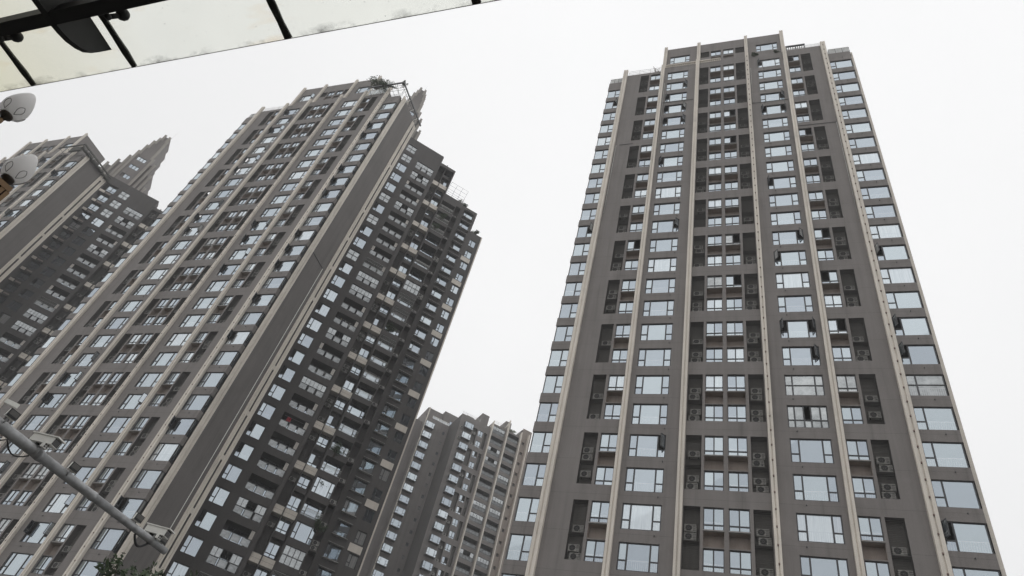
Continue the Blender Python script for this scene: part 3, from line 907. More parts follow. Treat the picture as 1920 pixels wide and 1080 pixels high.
    for r in range(3, rows + 1):
        k = kinds[r]; zb = Z(r + .36) + zr
        if k == 'win':
            th.put('casement_window', picture('', w=2.56, h=2.1, sw=.5), T, 10.23, .07, Z(r) + zr)
        elif k == 'glaze':
            th.put('casement_window', window(2.56, 2.12, [(i * .64, i * .64 + .64, [0]) for i in range(4)], glass=GREYG, bar=.05), T, 10.23, .07, Z(r) + zr)
        else:
            th.put('casement_window', picture('', w=2.5, h=1.9, sw=.5), T, 10.26, .95, Z(r) + .02 + zr)
            if k == 'rail': th.put('railing', [('railing', rail_bars(2.56), (0, 0, 0), 0)], T, 10.23, .03, zb)
            elif k == 'cage': th.put('railing', [('railing', cage_mesh(2.56, 2.1), (0, 0, 0), 0)], T, 10.23, .02, zb)
        q = CACHE.get('acs')
        if not q:
            m_ = MB(); m_.box((0, 0, -.05), (.92, .9, .05), DBROWN); q = CACHE['acs'] = m_.mesh('shelf')
        if rng.random() < .85: th.put('air_conditioner', ac_parts(), T, 12.96, .35, Z(r + .44) + zr + .02)
        if rng.random() < .4: th.put('air_conditioner', ac_parts(), T, 12.99, .35, Z(r + .44) + zr + .66)
    for r in range(2, rows + 1):
        q = CACHE.get('w5l')
        if not q:
            m_ = MB(); m_.box((-.1, -.42, -1.02), (2.0, .0, -.93), GREYLED); m_.box((-.1, -.42, .93), (2.0, 0, 1.0), GREYLED); q = CACHE['w5l'] = m_.mesh('window_hood')
        th.put('window_hood', [('window_hood', q, (0, 0, 0), 0)], T, 15.04, 2.0, Z(r) + zr)
        gl = None
        th.put('casement_window', window(1.85, 1.85, [(0, .5, [-.3]), (.5, 1.85, [])], ((0, 1),) if rng.random() < .1 else (), glass=gl), T, 15.065, 2.05, Z(r) + zr)
        if r >= 4:
            th.put('casement_window', window(1.29, 1.64, [(0, .45, [-.25]), (.45, 1.29, [])]), T, 17.955, 2.06, Z(r) + zr)
            if r % 2 == 1:
                q = CACHE.get('w6s')
                if not q:
                    m_ = MB(); m_.box((0, 0, -.5), (1.75, .1, .5), BEIGE); q = CACHE['w6s'] = m_.mesh('spandrel')
                th.put('spandrel', [('spandrel', q, (0, 0, 0), 0)], T, 17.55, 1.93, Z(r + .5) + zr)
    # edge strip
    mb = MB(); mb.box((19.82, 1.93, base), (20.02, 2.2, Z(3.1)), BEIGE, T); mb.obj('pilaster', root, (0, 0, zr))
    # roof railing on the terrace
    mb = MB(); zt = Z(2.0)
    pts = []
    for i in range(4):
        s_ = 10.3 + i * 1.16
        mb.tube([T(s_, .1, zt), T(s_, -.05, zt + 1.6), T(s_, -.35, zt + 2.3), T(s_ + .05, -.9, zt + 2.7)], .022, WROUGHT, 5)
    for dd, hh in ((.08, .5), (.03, 1.0), (-.05, 1.6), (-.35, 2.3), (-.88, 2.7)):
        mb.tube([T(10.3, dd, zt + hh), T(13.8, dd, zt + hh)], .02, WROUGHT, 5)
    for s_ in (13.8,):
        for hh in (.5, 1.0, 1.6): mb.tube([T(s_, .05, zt + hh), T(s_, 5, zt + hh)], .02, WROUGHT, 5)
        for k in range(6): mb.tube([T(s_, .1 + k * .9, zt), T(s_, .1 + k * .9, zt + 1.6)], .02, WROUGHT, 5)
    mb.obj('roof_railing', root, (0, 0, zr))
    # ---------------- crown: stepped tiers with pilasters, 45 degree face towards the wing
    cr = MB(); T3 = lambda s, d, z: T(s, d + 3.0, z)
    T3.a = T.a
    wz = [19.5, 16.5, 13.2, 10.3]
    ops = [(-3.75, -1.75, z - .62, z + .62, .15, None, None) for z in wz]
    facade(cr, T3, -4.35, -1.0, 2.0, 20.8, ops)
    # tiers as octagon-like prisms behind that face (frame T3, d >= .3)
    def tier(s0, s1, d0, d1, zt, zb=2.0): cr.prism([(s0, d0), (s1, d0), (s1, d1), (s0, d1)], zb, zt, BROWN, ROOFM, T3)
    tier(-4.34, -1.01, .3, 8.0, 20.6)
    cr.face([T3(-4.35, 0, 2), T3(-4.35, .3, 2), T3(-4.35, .3, 20.8), T3(-4.35, 0, 20.8)], BROWN)
    cr.face([T3(-1.0, 0, 2), T3(-1.0, .3, 2), T3(-1.0, .3, 20.8), T3(-1.0, 0, 20.8)], BROWN)
    tier(-4.25, -1.1, .3, 7.6, 23.8, 20.5); tier(-4.0, -1.3, .7, 7.2, 26.4, 23.7); tier(-3.7, -1.5, 1.1, 6.6, 28.6, 26.3); tier(-3.45, -1.9, 1.5, 5.8, 30.6, 28.5)
    # lower shoulders to the right and, facing the front, to the left
    tier(-.99, .25, .8, 8.5, 20.0); tier(.26, 1.15, 1.2, 8.5, 17.0); tier(1.16, 1.9, 1.6, 8.5, 13.5)
    tier(-5.6, -4.36, 1.2, 8.5, 19.6); tier(-6.9, -5.61, 1.9, 8.5, 17.6); tier(-8.3, -6.91, 2.4, 8.5, 15.8); tier(-9.6, -8.31, 2.4, 8.5, 14.0)
    cr.obj('crown', root, (0, 0, zr))
    for a, d0, zb, zt in ((-4.65, 0, 2, 21.6), (-1.05, 0, 2, 21.2), (-4.35, .3, 20.6, 24.5), (-1.6, .3, 20.6, 24.5), (-4.1, .7, 23.6, 27.0), (-1.8, .7, 23.6, 27.0), (-3.75, 1.1, 26.2, 29.0), (-2.05, 1.1, 26.2, 29.0), (-3.5, 1.5, 28.4, 31.0), (-2.45, 1.5, 28.4, 31.0),
                          (-.3, .8, 2, 20.5), (.6, 1.2, 2, 17.5), (1.35, 1.6, 2, 14.0), (-5.7, 1.2, 2, 20.1), (-7.0, 1.9, 2, 18.1), (-8.4, 2.4, 2, 16.3)):
        mb = MB(); TT = (lambda dd: (lambda s, d, z: T3(s, d + dd, z)))(d0)
        pilaster(mb, TT, a, a + .46, zb, zt, out=.26, m=GREYST); mb.obj('pilaster', root, (0, 0, zr))
    for i, z in enumerate(wz):
        th.put('crown_window', window(1.98, 1.2, [(0, .66, []), (.66, 1.32, []), (1.32, 1.98, [])], ((0, 0),) if i == 2 else ()), T, -3.74, 3.06, z + zr)
    mb = MB(); mb.tube([T3(-2.5, 3, 29.4), T3(-2.4, 3, 36)], [.025, .006], WROUGHT, 5); mb.obj('antenna', root, (0, 0, zr))

OPEN_R = {'fixed': 1}
for k, v in {('p0', 3): 'r', ('p0', 4): 'l', ('p0', 5): 'lr', ('p0', 6): 'lr', ('p0', 9): 'l', ('p0', 13): 'r', ('p0', 22): 'r',
             ('p1', 2): 'l', ('p1', 5): 'r', ('p1', 6): 'lr', ('p1', 11): 'l', ('p1', 14): 'r', ('p1', 15): 'l', ('p1', 18): 'lr', ('p1', 19): 'r', ('p1', 20): 'grid', ('p1', 21): 'grid2',
             ('br', 15): 'o', ('br', 18): 'o', ('br', 19): 'o', ('br', 24): 'o', ('br', 20): 'grid', ('bl', 4): 'o', ('bl', 13): 'o',
             ('s2', 14): 1, ('s3', 14): 1, ('s2', 8): 1, ('s3', 8): 1, ('s3', 18): 1, ('s2', 6): 1, ('s0', 14): 0}.items(): OPEN_R[k] = v
OPEN_L = {}
for k, v in {('p0', 2): 'l', ('p0', 3): 'r', ('p0', 4): 'lr', ('p0', 5): '', ('p0', 6): 'r', ('p0', 7): 'lr', ('p0', 8): 'l', ('p1', 14): 'l', ('p1', 15): 'r', ('p1', 16): 'l', ('p0', 11): 'r', ('p0', 12): 'l', ('p0', 0): 'r',
             ('p1', 2): '', ('p1', 3): '', ('p1', 4): '', ('p1', 5): '', ('p1', 6): '', ('p1', 7): '', ('p1', 17): '', ('p1', 18): '', ('br', 16): 'o', ('br', 20): 'o', ('br', 5): 'o'}.items(): OPEN_L[k] = v
TR = tower('brown apartment tower on the right, seen face on with six pale ribs up its facade', 7.2153, 47.8201, 92.76, 27, OPEN_R, 3, right_top=2.75)
TL = tower('tall brown tower left of centre with a darker balcony wing stepping down on its right', -52.0762, 77.8944, 99.70, 31, OPEN_L, 5, side=True, wing=True, wing_rows=31)
TF = tower('brown tower at the far left whose stepped crown rises behind its flat roof', -111.0026, 107.3538, 94.66, 20, {}, 9, side=True, wing=True, wing_rows=21)

# ------------------------------------------------------------------ roof fittings of the towers (parts)
def lrel(z2): return (0, 0, z2)
def rails(mb, pts, h, step=1.2, r=.022, m=None):
    m = m or RAILW
    for a, b in zip(pts, pts[1:]):
        a, b = Vector(a), Vector(b); n = max(1, int((b - a).length / step))
        for k in (.35, .68, 1.0):
            mb.tube([a + Vector((0, 0, h * k)), b + Vector((0, 0, h * k))], r, m, 5)
        for i in range(n + 1):
            p = a.lerp(b, i / n); mb.tube([p, p + Vector((0, 0, h))], r, m, 5)
# right tower
mb = MB(); rails(mb, [(.1, .1, 1.75), (4.6, .1, 1.75)], 1.3); mb.obj('roof_railing', TR, lrel(92.76))
mb = MB(); rails(mb, [(23.3, .1, 2.75), (25.1, .1, 2.75)], .9); rails(mb, [(21.0, .1, 2.75), (23.3, .1, 2.75)], .5); mb.obj('roof_railing', TR, lrel(92.76))
def sheet_mat():
    m, t, p = mat('grubby translucent roof sheet')
    c = ramp(t, noise(t, 2.5, None, 4), [(0.3, (0.66, 0.67, 0.66)), (0.7, (0.82, 0.83, 0.82))])
    t.nodes.remove(p); out = [n for n in t.nodes if n.type == 'OUTPUT_MATERIAL'][0]
    d = N(t, 'ShaderNodeBsdfDiffuse'); tr = N(t, 'ShaderNodeBsdfTranslucent'); t.links.new(c, d.inputs[0]); t.links.new(c, tr.inputs[0])
    mx = N(t, 'ShaderNodeMixShader'); mx.inputs[0].default_value = 0.6
    t.links.new(d.outputs[0], mx.inputs[1]); t.links.new(tr.outputs[0], mx.inputs[2]); t.links.new(mx.outputs[0], out.inputs[0])
    return m
SHEET = sheet_mat()
def lean_to(root, z2, u0, u1, h, n):
    f_ = MB(); p_ = MB()
    for i in range(n + 1):
        u = u0 + (u1 - u0) * i / n
        f_.tube([(u, .15, .05), (u, .15, h)], .03, FRAME, 5); f_.tube([(u, .15, h), (u, 2.4, h + .5)], .025, FRAME, 5)
        if i < n:
            v = u0 + (u1 - u0) * (i + 1) / n
            p_.face([(u + .05, .15, .25), (v - .05, .15, .25), (v - .05, .15, h - .05), (u + .05, .15, h - .05)], SHEET)
            p_.face([(u + .05, .2, h + .03), (v - .05, .2, h + .03), (v - .05, 2.4, h + .53), (u + .05, 2.4, h + .53)], SHEET)
    f_.tube([(u0, .15, h), (u1, .15, h)], .035, WHITE, 5); f_.tube([(u0, .15, .2), (u1, .15, .2)], .03, FRAME, 5)
    o_ = f_.obj('roof_awning', root, lrel(z2)); p_.obj('awning_panel', o_)
lean_to(TR, 92.76, -2.4, -.75, 1.5, 3)
lean_to(TR, 92.76, 26.0, 28.4, 1.6, 3)
mb = MB()
mb.box((21.0, .1, 4.05), (23.4, .3, 4.25), FRAME); mb.box((21.0, 1.8, 4.05), (23.4, 2.0, 4.25), FRAME)
for i in range(9): mb.box((21.05 + i * .28, .301, 4.07), (21.13 + i * .28, 1.799, 4.2), FRAME)
for u in (21.05, 22.2, 23.3): mb.box((u, .15, 2.5), (u + .08, .25, 4.05), FRAME)
mb.obj('pergola', TR, lrel(92.76))
mb = MB()
mb.box((5.16, -.06, 3.08), (12.6, .16, 3.26), BEIGE); mb.box((5.16, -.05, 2.5), (12.6, .17, 2.6), BEIGE)
for i in range(30):
    u = 5.25 + i * .252
    mb.lathe([(.045, 0), (.075, .14), (.04, .3), (.06, .48)], (u, .05, 2.6), BEIGE, 6)
mb.obj('balustrade', TR, lrel(92.76))
# left tower
mb = MB(); rails(mb, [(.1, .1, 1.75), (4.6, .1, 1.75)], 1.1); mb.obj('roof_railing', TL, lrel(99.7))
lean_to(TL, 99.7, -2.4, -.75, 1.6, 3)
lean_to(TF, 94.66, -2.4, -.75, 1.5, 3)
mb = MB(); rails(mb, [(25.9, .1, .05), (28.5, .1, .05)], 1.0); mb.obj('roof_railing', TL, lrel(99.7))
gh = MB(); gp = MB()
for u in (20.98, 21.9, 22.8, 23.7, 24.6):
    gh.box((u, .25, 2.6), (u + .07, .32, 6.6), WHITE)
    gh.box((u, .33, 6.52), (u + .07, 4.0, 6.6), WHITE)
for z in (2.55, 4.2, 5.4, 6.53): gh.box((20.98, .24, z), (24.67, .245, z + .08), WHITE)
for u in (20.98, 21.9, 22.8, 23.7):
    for za, zb in ((2.65, 4.18), (4.3, 5.38), (5.5, 6.5)): gp.face([(u + .09, .29, za), (u + .88, .29, za), (u + .88, .29, zb), (u + .09, .29, zb)], GREYG)
gh.box((20.98, .33, .85), (24.67, 4, 2.55), BROWN); 
go = gh.obj('greenhouse', TL, lrel(99.7)); gp.obj('pane', go)
def pergola(root, z2, corner_u, zc, y1, planter=True, m=None):
    mb = MB(); m = m or FRAME
    mb.box((corner_u - .16, -1.45, zc), (corner_u, y1, zc + .26), m)
    mb.box((22.2, -1.45, zc), (corner_u - .165, -1.25, zc + .26), m)
    n = 9
    for i in range(n):
        y = -1.0 + (y1 + .9) * i / n
        mb.tube([(28.45, y, .75), (corner_u - .1, y + .3, zc + .05)], .035, WHITE if i % 2 else m, 5)
        mb.tube([(28.45, y, .75), (28.45, y, 1.9)], .03, m, 5)
    mb.tube([(28.45, -1.2, 1.9), (28.45, y1 - .2, 1.9)], .035, m, 5)
    for u in (22.4, 24.2, 26.0, 27.6): mb.tube([(u, .1, 1.2), (u, -1.35, zc + .1)], .035, m, 5)
    for yy in (-.9, -.5, -.1): mb.tube([(25.8, yy, zc + .2), (corner_u - .2, yy, zc + .2)], .025, m, 5)
    mb.obj('pergola', root, lrel(z2))
pergola(TL, 99.7, 28.95, 1.75, 6.9)
DIRTY = plain('mossy roof net', (0.075, 0.075, 0.065), 0.9, 0, 0.35, 4)
pergola(TF, 94.66, 29.1, 1.2, 6.6, m=DIRTY)
mb = MB()
for i in range(40):
    y = -1.3 + i * .2
    mb.box((28.55, y, .35 + random.uniform(-.1, .15)), (29.15, y + .13, .62 + random.uniform(-.1, .3)), DIRTY)
mb.box((25.8, -1.2, -.2), (28.7, -.9, 1.1), DIRTY)
mb.obj('roof_net', TF, lrel(94.66))

# ------------------------------------------------------------------ tower between the two (behind), facing like the wings
N45 = (EX - EY) * C45; E45 = (EX + EY) * C45
Mo = -142.5 * N45 + 36.0 * E45
def middle_tower():
    rng = random.Random(21)
    root = thing('apartment_tower', 'hazy distant brown tower with stacked bay windows, seen in the gap between two nearer towers', 'apartment tower', (Mo.x, Mo.y, 0), PSI + R(45), 'brown apartment towers of the estate')
    root['label'] = 'distant brown tower with stacked bay windows, seen low in the gap between two nearer towers'
    th = Thing(root); T = Fr(0, 0, 0); zr = 96.1; base = -zr
    Z = lambda r: -3.0 * r; ROWS = 19
    wl = MB()
    # left sliver and bay block (7.5 further back)
    def dsh(dd):
        f = lambda s, d, z: T(s, d + dd, z)
        f.a = 0.0; return f
    TA = dsh(7.5)
    ops = [(7.6, 8.25, Z(r) - .45, Z(r) + .45, .2, None, None) for r in range(ROWS)] + [(2.45, 4.75, Z(r) - .7, Z(r) + .7, .3, INSIDE, None) for r in range(ROWS)]
    facade(wl, TA, 2.35, 9.2, base, 2.6, ops)
    wl.prism([(-9, 10), (2.34, 10), (2.34, 20), (-9, 20)], base, 1.9, BROWN, ROOFM)
    wl.face([TA(2.35, 0, base), TA(2.35, 10, base), TA(2.35, 10, 2.6), TA(2.35, 0, 2.6)], BROWN)
    wl.prism([(2.5, 9.5), (7.0, 9.5), (7.0, 18), (2.5, 18)], 1.0, 6.4, BROWN, ROOFM)
    wl.prism([(7.01, 9.0), (10.8, 9.0), (10.8, 18), (7.01, 18)], 1.0, 7.3, BROWN, ROOFM)
    wl.prism([(2.36, 7.9), (9.2, 7.9), (9.2, 18), (2.36, 18)], base, 1.8, BROWN, ROOFM)
    # bay block and balconies (front plane)
    ops = []
    for r in range(ROWS):
        ops += [(10.1, 12.4, Z(r) - .75, Z(r) + .75, .3, INSIDE, None), (14.25, 15.6, Z(r) - .9, Z(r) + .75, .18, None, None)]
        if r % 2 == 0: ops += [(12.75, 13.95, Z(r + 1) - .9, Z(r) + .75, .6, SLATM, DBROWN), (15.9, 16.7, Z(r + 1) - .9, Z(r) + .75, .6, SLATM, DBROWN)]
    facade(wl, T, 8.9, 17.2, base, 3.0, ops)
    wl.face([(8.9, 7.6, base), (8.9, 0, base), (8.9, 0, 3.0), (8.9, 7.6, 3.0)], DBROWN)
    wl.prism([(8.91, .75), (17.2, .75), (17.2, 18), (8.91, 18)], base, 2.2, BROWN, ROOFM)
    wl.prism([(14.9, 2.5), (17.0, 2.5), (17.0, 9), (14.9, 9)], 2.0, 7.6, BROWN, ROOFM)
    wl.prism([(21.7, 2.2), (23.4, 2.2), (23.4, 9), (21.7, 9)], 4.0, 8.6, BROWN, ROOFM)
    wl.prism([(11.2, 3.0), (13.2, 3.0), (13.2, 8), (11.2, 8)], 2.0, 5.2, BROWN, ROOFM)
    wl.prism([(18.6, 4.0), (20.6, 4.0), (20.6, 9), (18.6, 9)], 4.0, 7.0, DBROWN, ROOFM)
    ops = [(17.75, 21.3, Z(r) - 1.0, Z(r) + 1.05, 1.5, INSIDE, DBROWN) for r in range(-1, ROWS)]
    ops = ops + [(22.3, 25.4, Z(r) - 1.0, Z(r) + 1.05, 1.5, INSIDE, DBROWN) for r in range(-1, ROWS)]
    facade(wl, T, 17.2, 26.0, base, 4.6, ops)
    wl.prism([(17.21, 1.6), (26.0, 1.6), (26.0, 18), (17.21, 18)], base, 4.2, BROWN, ROOFM)
    facade(wl, T, 26.0, 28.7, base, 7.4, [(26.5, 27.2, Z(r) - .3, Z(r) + .5, .4, SLATM, None) for r in range(-1, ROWS)], m=SOFT)
    wl.prism([(26.01, .5), (28.7, .5), (28.7, 18), (26.01, 18)], base, 7.2, BROWN, ROOFM)
    wl.obj('wall', root, (0, 0, zr))
    for a, zt in ((17.25, 4.8), (21.6, 7.3), (25.5, 5.6), (27.7, 5.9)):
        mb = MB(); mb.box((a, -.8, base), (a + .28, -.001, zt - 1.5), BEIGE); mb.v += [(a, -.8, zt - 1.5), (a + .28, -.8, zt - 1.5), (a + .28, 2.0, zt - 1.5), (a, 2.0, zt - 1.5), (a, -.75, zt), (a + .28, -.75, zt)]
        b_ = len(mb.v) - 6
        for q_ in ((0, 1, 5, 4), (1, 2, 5), (2, 3, 4, 5), (3, 0, 4)):
            mb.f.append(tuple(b_ + i_ for i_ in q_)); mb.m.append(0); mb.sm.append(False)
        mb.obj('pilaster', root, (0, 0, zr))
    mb = MB(); mb.box((2.3, 7.3, base), (2.56, 7.499, 5.2), BEIGE); mb.obj('pilaster', root, (0, 0, zr))
    for r in range(ROWS):
        for s0, dd, nm in ((2.4, 7.5, 0), (10.0, 0, 1)):
            q = CACHE.get('mbay')
            if not q:
                f_ = MB(); g_ = MB(); w_, dp, h = 2.4, 1.0, 1.5
                f_.box((0, -dp, -h / 2 - .12), (w_, 0, -h / 2), DBROWN); f_.box((0, -dp, h / 2), (w_, 0, h / 2 + .06), DBROWN)
                for x in (0, .5, 1.8, 2.33): f_.box((x, -dp, -h / 2), (x + .07, -dp + .07, h / 2), FRAME)
                f_.box((.07, -dp, -.32), (.5, -dp + .06, -.25), FRAME); f_.box((1.87, -dp, -.32), (2.33, -dp + .06, -.25), FRAME)
                f_.box((w_ - .06, -dp + .07, -h / 2), (w_, 0, h / 2), BROWN)
                g_.face([(.05, -dp + .03, -h / 2), (w_ - .03, -dp + .03, -h / 2), (w_ - .03, -dp + .03, h / 2), (.05, -dp + .03, h / 2)], GLASS)
                g_.face([(.03, 0, -h / 2), (.03, -dp + .07, -h / 2), (.03, -dp + .07, h / 2), (.03, 0, h / 2)], GLASS)
                q = CACHE['mbay'] = (f_.mesh('bay_window'), g_.mesh('pane'))
            th.put('bay_window', [('bay_window', q[0], (0, 0, 0), 0), ('pane', q[1], (0, 0, 0), 0)], T, s0, dd + .02, Z(r) + zr)
        th.put('small_window', window(.64, .88, [(0, .32, []), (.32, .64, [])], bar=.05), T, 7.605, 7.6, Z(r) + zr)
        th.put('sliding_window', slider(1.34, 1.64, rng.choice((0, 0, 0, 1))), T, 14.255, .1, Z(r) - .075 + zr)
        if rng.random() < .7: th.put('air_conditioner', ac_parts(), T, 12.9, .2, Z(r) - .9 + zr)
        if rng.random() < .5: th.put('air_conditioner', ac_parts(), T, 9.3 + .0, -.02 - .30, Z(r) - 1.2 + zr) if r < 2 else None
    for r in range(-1, ROWS):
        for s0, w_ in ((17.76, 3.52), (22.31, 3.08)):
            k = rng.choice(('open', 'open', 'glazed', 'part'))
            key = 'mb%s%.1f' % (k, w_)
            q = CACHE.get(key)
            if not q:
                m_ = MB(); g_ = MB(); m_.box((0, -.02, .95), (w_, .05, 1.02), FRAME); m_.box((0, 0, 0), (w_, .03, .1), FRAME)
                n = 4
                for i in range(n + 1): m_.box((i * (w_ - .06) / n, 0, .1), (i * (w_ - .06) / n + .06, .03, 1.98 if k != 'open' else .95), FRAME)
                for i in range(n):
                    x0 = i * (w_ - .06) / n + .08; x1 = (i + 1) * (w_ - .06) / n - .02
                    g_.face([(x0, .02, .12), (x1, .02, .12), (x1, .02, .93), (x0, .02, .93)], RAILD)
                    if k == 'glazed' or (k == 'part' and i in (0, 3)): g_.face([(x0, .02, 1.04), (x1, .02, 1.04), (x1, .02, 1.96), (x0, .02, 1.96)], GREYG)
                q = CACHE[key] = (m_.mesh('balcony_rail'), g_.mesh('pane'))
            th.put('balcony_rail', [('balcony_rail', q[0], (0, 0, 0), 0), ('pane', q[1], (0, 0, 0), 0)], T, s0, .05, Z(r) - 1.0 + zr)
    # roof clutter
    mb = MB(); rails(mb, [(17.6, .1, 4.6), (21.4, .1, 4.6)], 1.0); rails(mb, [(22.3, .1, 4.6), (25.4, .1, 4.6)], .9); rails(mb, [(8.9, .1, 3.0), (14, .1, 3.0)], .8); mb.obj('roof_railing', root, (0, 0, zr))
    f_ = MB(); f_.box((4.0, 7.8, 2.6), (8.8, 7.9, 2.7), WHITE)
    for i in range(7): f_.box((4.0 + i * .78, 7.8, 2.6), (4.08 + i * .78, 7.88, 3.6), WHITE)
    f_.box((4.0, 7.805, 3.5), (8.8, 7.895, 3.6), WHITE)
    g_ = MB(); g_.face([(4.0, 7.85, 2.7), (8.8, 7.85, 2.7), (8.8, 7.85, 3.5), (4.0, 7.85, 3.5)], GREYG)
    go = f_.obj('roof_glazing', root, (0, 0, zr)); g_.obj('pane', go)
    f_ = MB()
    for i in range(14): f_.box((29.2, 3.0 + i * .3, 0), (29.9, 3.12 + i * .3, 3.4), RAILW)
    f_.prism([(28.71, 2), (30.2, 2), (30.2, 14), (28.71, 14)], base, 1.0, BROWN)
    f_.obj('stair_tower', root, (0, 0, zr))
    th.put('roof_window', window(1.3, 1.4, [(0, .65, [-.3]), (.65, 1.3, [-.3])]), T, 9.0, 8.95, 4.4 + zr)
    th.finish()
    return root
TM = middle_tower()
# rear bodies of the towers that stay behind their front slabs
def rear(root, z2, sides):
    mb = MB()
    mb.prism([(4, 6.48), (21.6, 6.48), (19, 16), (6.6, 16)], -z2, 3.0, DBROWN, ROOFM)
    for sg in sides:
        p = [WING(s_, d_, 0)[:2] for s_, d_ in ((-3.5, .5), (18.5, .5), (18.5, 10.5), (-3.5, 10.5))]
        if sg < 0: p = [(2 * 12.92 - x_, y_) for x_, y_ in reversed(p)]
        mb.prism(p, -z2, -3.0, DBROWN, ROOFM)
    mb.obj('rear_body', root, (0, 0, z2))
rear(TR, 92.76, (-1, 1)); rear(TL, 99.7, (-1,)); rear(TF, 94.66, (-1,))

# ------------------------------------------------------------------ glass canopy over the camera (top left)
AX = Matrix.Rotation(PSI, 4, 'Z')
canopy = thing('glass_canopy', 'dirty frosted glass canopy on black steel beams overhead at top left', 'canopy', (0, 0, 0), PSI)
GZ = 6.6
joints = [-9.2, -7.95, -6.35, -5.11, -3.48, -1.82, -.15]
for a, b in zip(joints, joints[1:]):
    for (y0, y1) in ((-.30, 1.745), (-2.4, -.33)):
        mb = MB(); mb.box((a + .012, y0, 0), (b - .012, y1, .014), CANOPY)
        # keep texture coordinates common to all panes: mesh in canopy coordinates, origin on the free edge
        for i, v in enumerate(mb.v): mb.v[i] = (v[0], v[1] - 1.745, v[2])
        mb.obj('glass_panel', canopy, (0, 1.745, GZ))
mb = MB(); mb.box((-9.2, 1.7455, .002), (-.15, 1.7485, .012), ACW); mb.obj('edge_strip', canopy, (0, 0, GZ))
rng = random.Random(4)
for j in joints:
    mb = MB()
    n = 30; y0, y1 = -2.4, 1.744
    L_, R_ = [], []
    for i in range(n + 1):
        y = y0 + (y1 - y0) * i / n
        fat = .024 + .006 * rng.random() + (.012 * rng.random() if i > n * .6 else 0)
        L_.append((j - fat * .8, y)); R_.append((j + fat, y))
    for i in range(n):
        mb.face([(L_[i][0], L_[i][1], -.004), (L_[i + 1][0], L_[i + 1][1], -.004), (R_[i + 1][0], R_[i + 1][1], -.004), (R_[i][0], R_[i][1], -.004)], SEAL)
        mb.face([(L_[i][0], L_[i][1], .017), (R_[i][0], R_[i][1], .017), (R_[i + 1][0], R_[i + 1][1], .017), (L_[i + 1][0], L_[i + 1][1], .017)], SEAL)
    mb.obj('joint_seal', canopy, (0, 0, GZ))
mb = MB(); mb.box((-9.5, 1.06, -.40), (.2, 1.165, -.24), BLACK); mb.obj('cross_beam', canopy, (0, 0, GZ))
for X in (-5.17, -8.1, -2.2 + .0):
    if X == -2.2: continue
    mb = MB()
    prof = [(1.545, -.05), (1.52, -.13), (1.49, -.21), (1.45, -.28), (1.39, -.33), (1.31, -.37), (1.23, -.39), (1.16, -.40), (.97, -.41), (-2.4, -.44), (-2.4, -.05)]
    k = len(prof)
    A_ = [(X - .06, y, z) for y, z in prof]; B_ = [(X + .0, y, z) for y, z in prof]
    mb.face(A_, BLACK); mb.face(list(reversed(B_)), BLACK)
    for i in range(k):
        jn = (i + 1) % k; mb.face([A_[i], B_[i], B_[jn], A_[jn]], BLACK)
    mb.obj('cantilever_beam', canopy, (0, 0, GZ))
for x, y in ((-4.86, 1.29), (-6.09, 1.28), (-3.24, 1.29), (-1.58, 1.29), (-7.7, 1.29)):
    mb = MB(); mb.lathe([(0, -.075), (.035, -.07), (.052, -.045), (.056, -.025), (.05, -.003), (0, -.003)], (x, y, 0), BLACK, 14)
    mb.tube([(x - .01, y - .005, -.06), (x - .04, y - .03, -.13)], .022, BLACK, 8); mb.lathe([(0, -.03), (.028, -.015), (.03, .01), (0, .03)], (x - .045, y - .035, -.14), BLACK, 10)
    mb.tube([(x - .04, y - .03, -.13), (x - .12, y - .15, -.26)], .011, BLACK, 6); mb.obj('spider_fitting', canopy, (0, 0, GZ))
mb = MB()
for yy in (1.5, 1.8): pass
mb.box((-9.4, -2.6, -.5), (.2, -2.45, .02), BLACK); mb.obj('wall_beam', canopy, (0, 0, GZ))
fb = MB(); FB = Fr(-34, -2.7, 0)  # unseen building behind the canopy, added to block sky light low down
fops = []
for r_ in range(2):
    for c_ in range(17): fops.append((1.2 + c_ * 4.0, 3.8 + c_ * 4.0, 3.2 + r_ * 3.6, 5.2 + r_ * 3.6, .2, DARKP, None))
def FBm(s_, d_, z_): return (34 - s_, -2.7 - d_, z_)
facade(fb, FBm, 0, 70, 0, 12.5, fops, m=SOFT)
fb.prism([(-36, -18), (34, -18), (34, -3.2), (-36, -3.2)], 0, 12.2, SOFT, ROOFM)
fb.obj('facade', canopy)
for x in (-9.3, .1):
    mb = MB(); mb.box((x - .09, -2.62, -GZ), (x + .09, -2.44, -.5), BLACK); mb.obj('column', canopy, (0, 0, GZ))

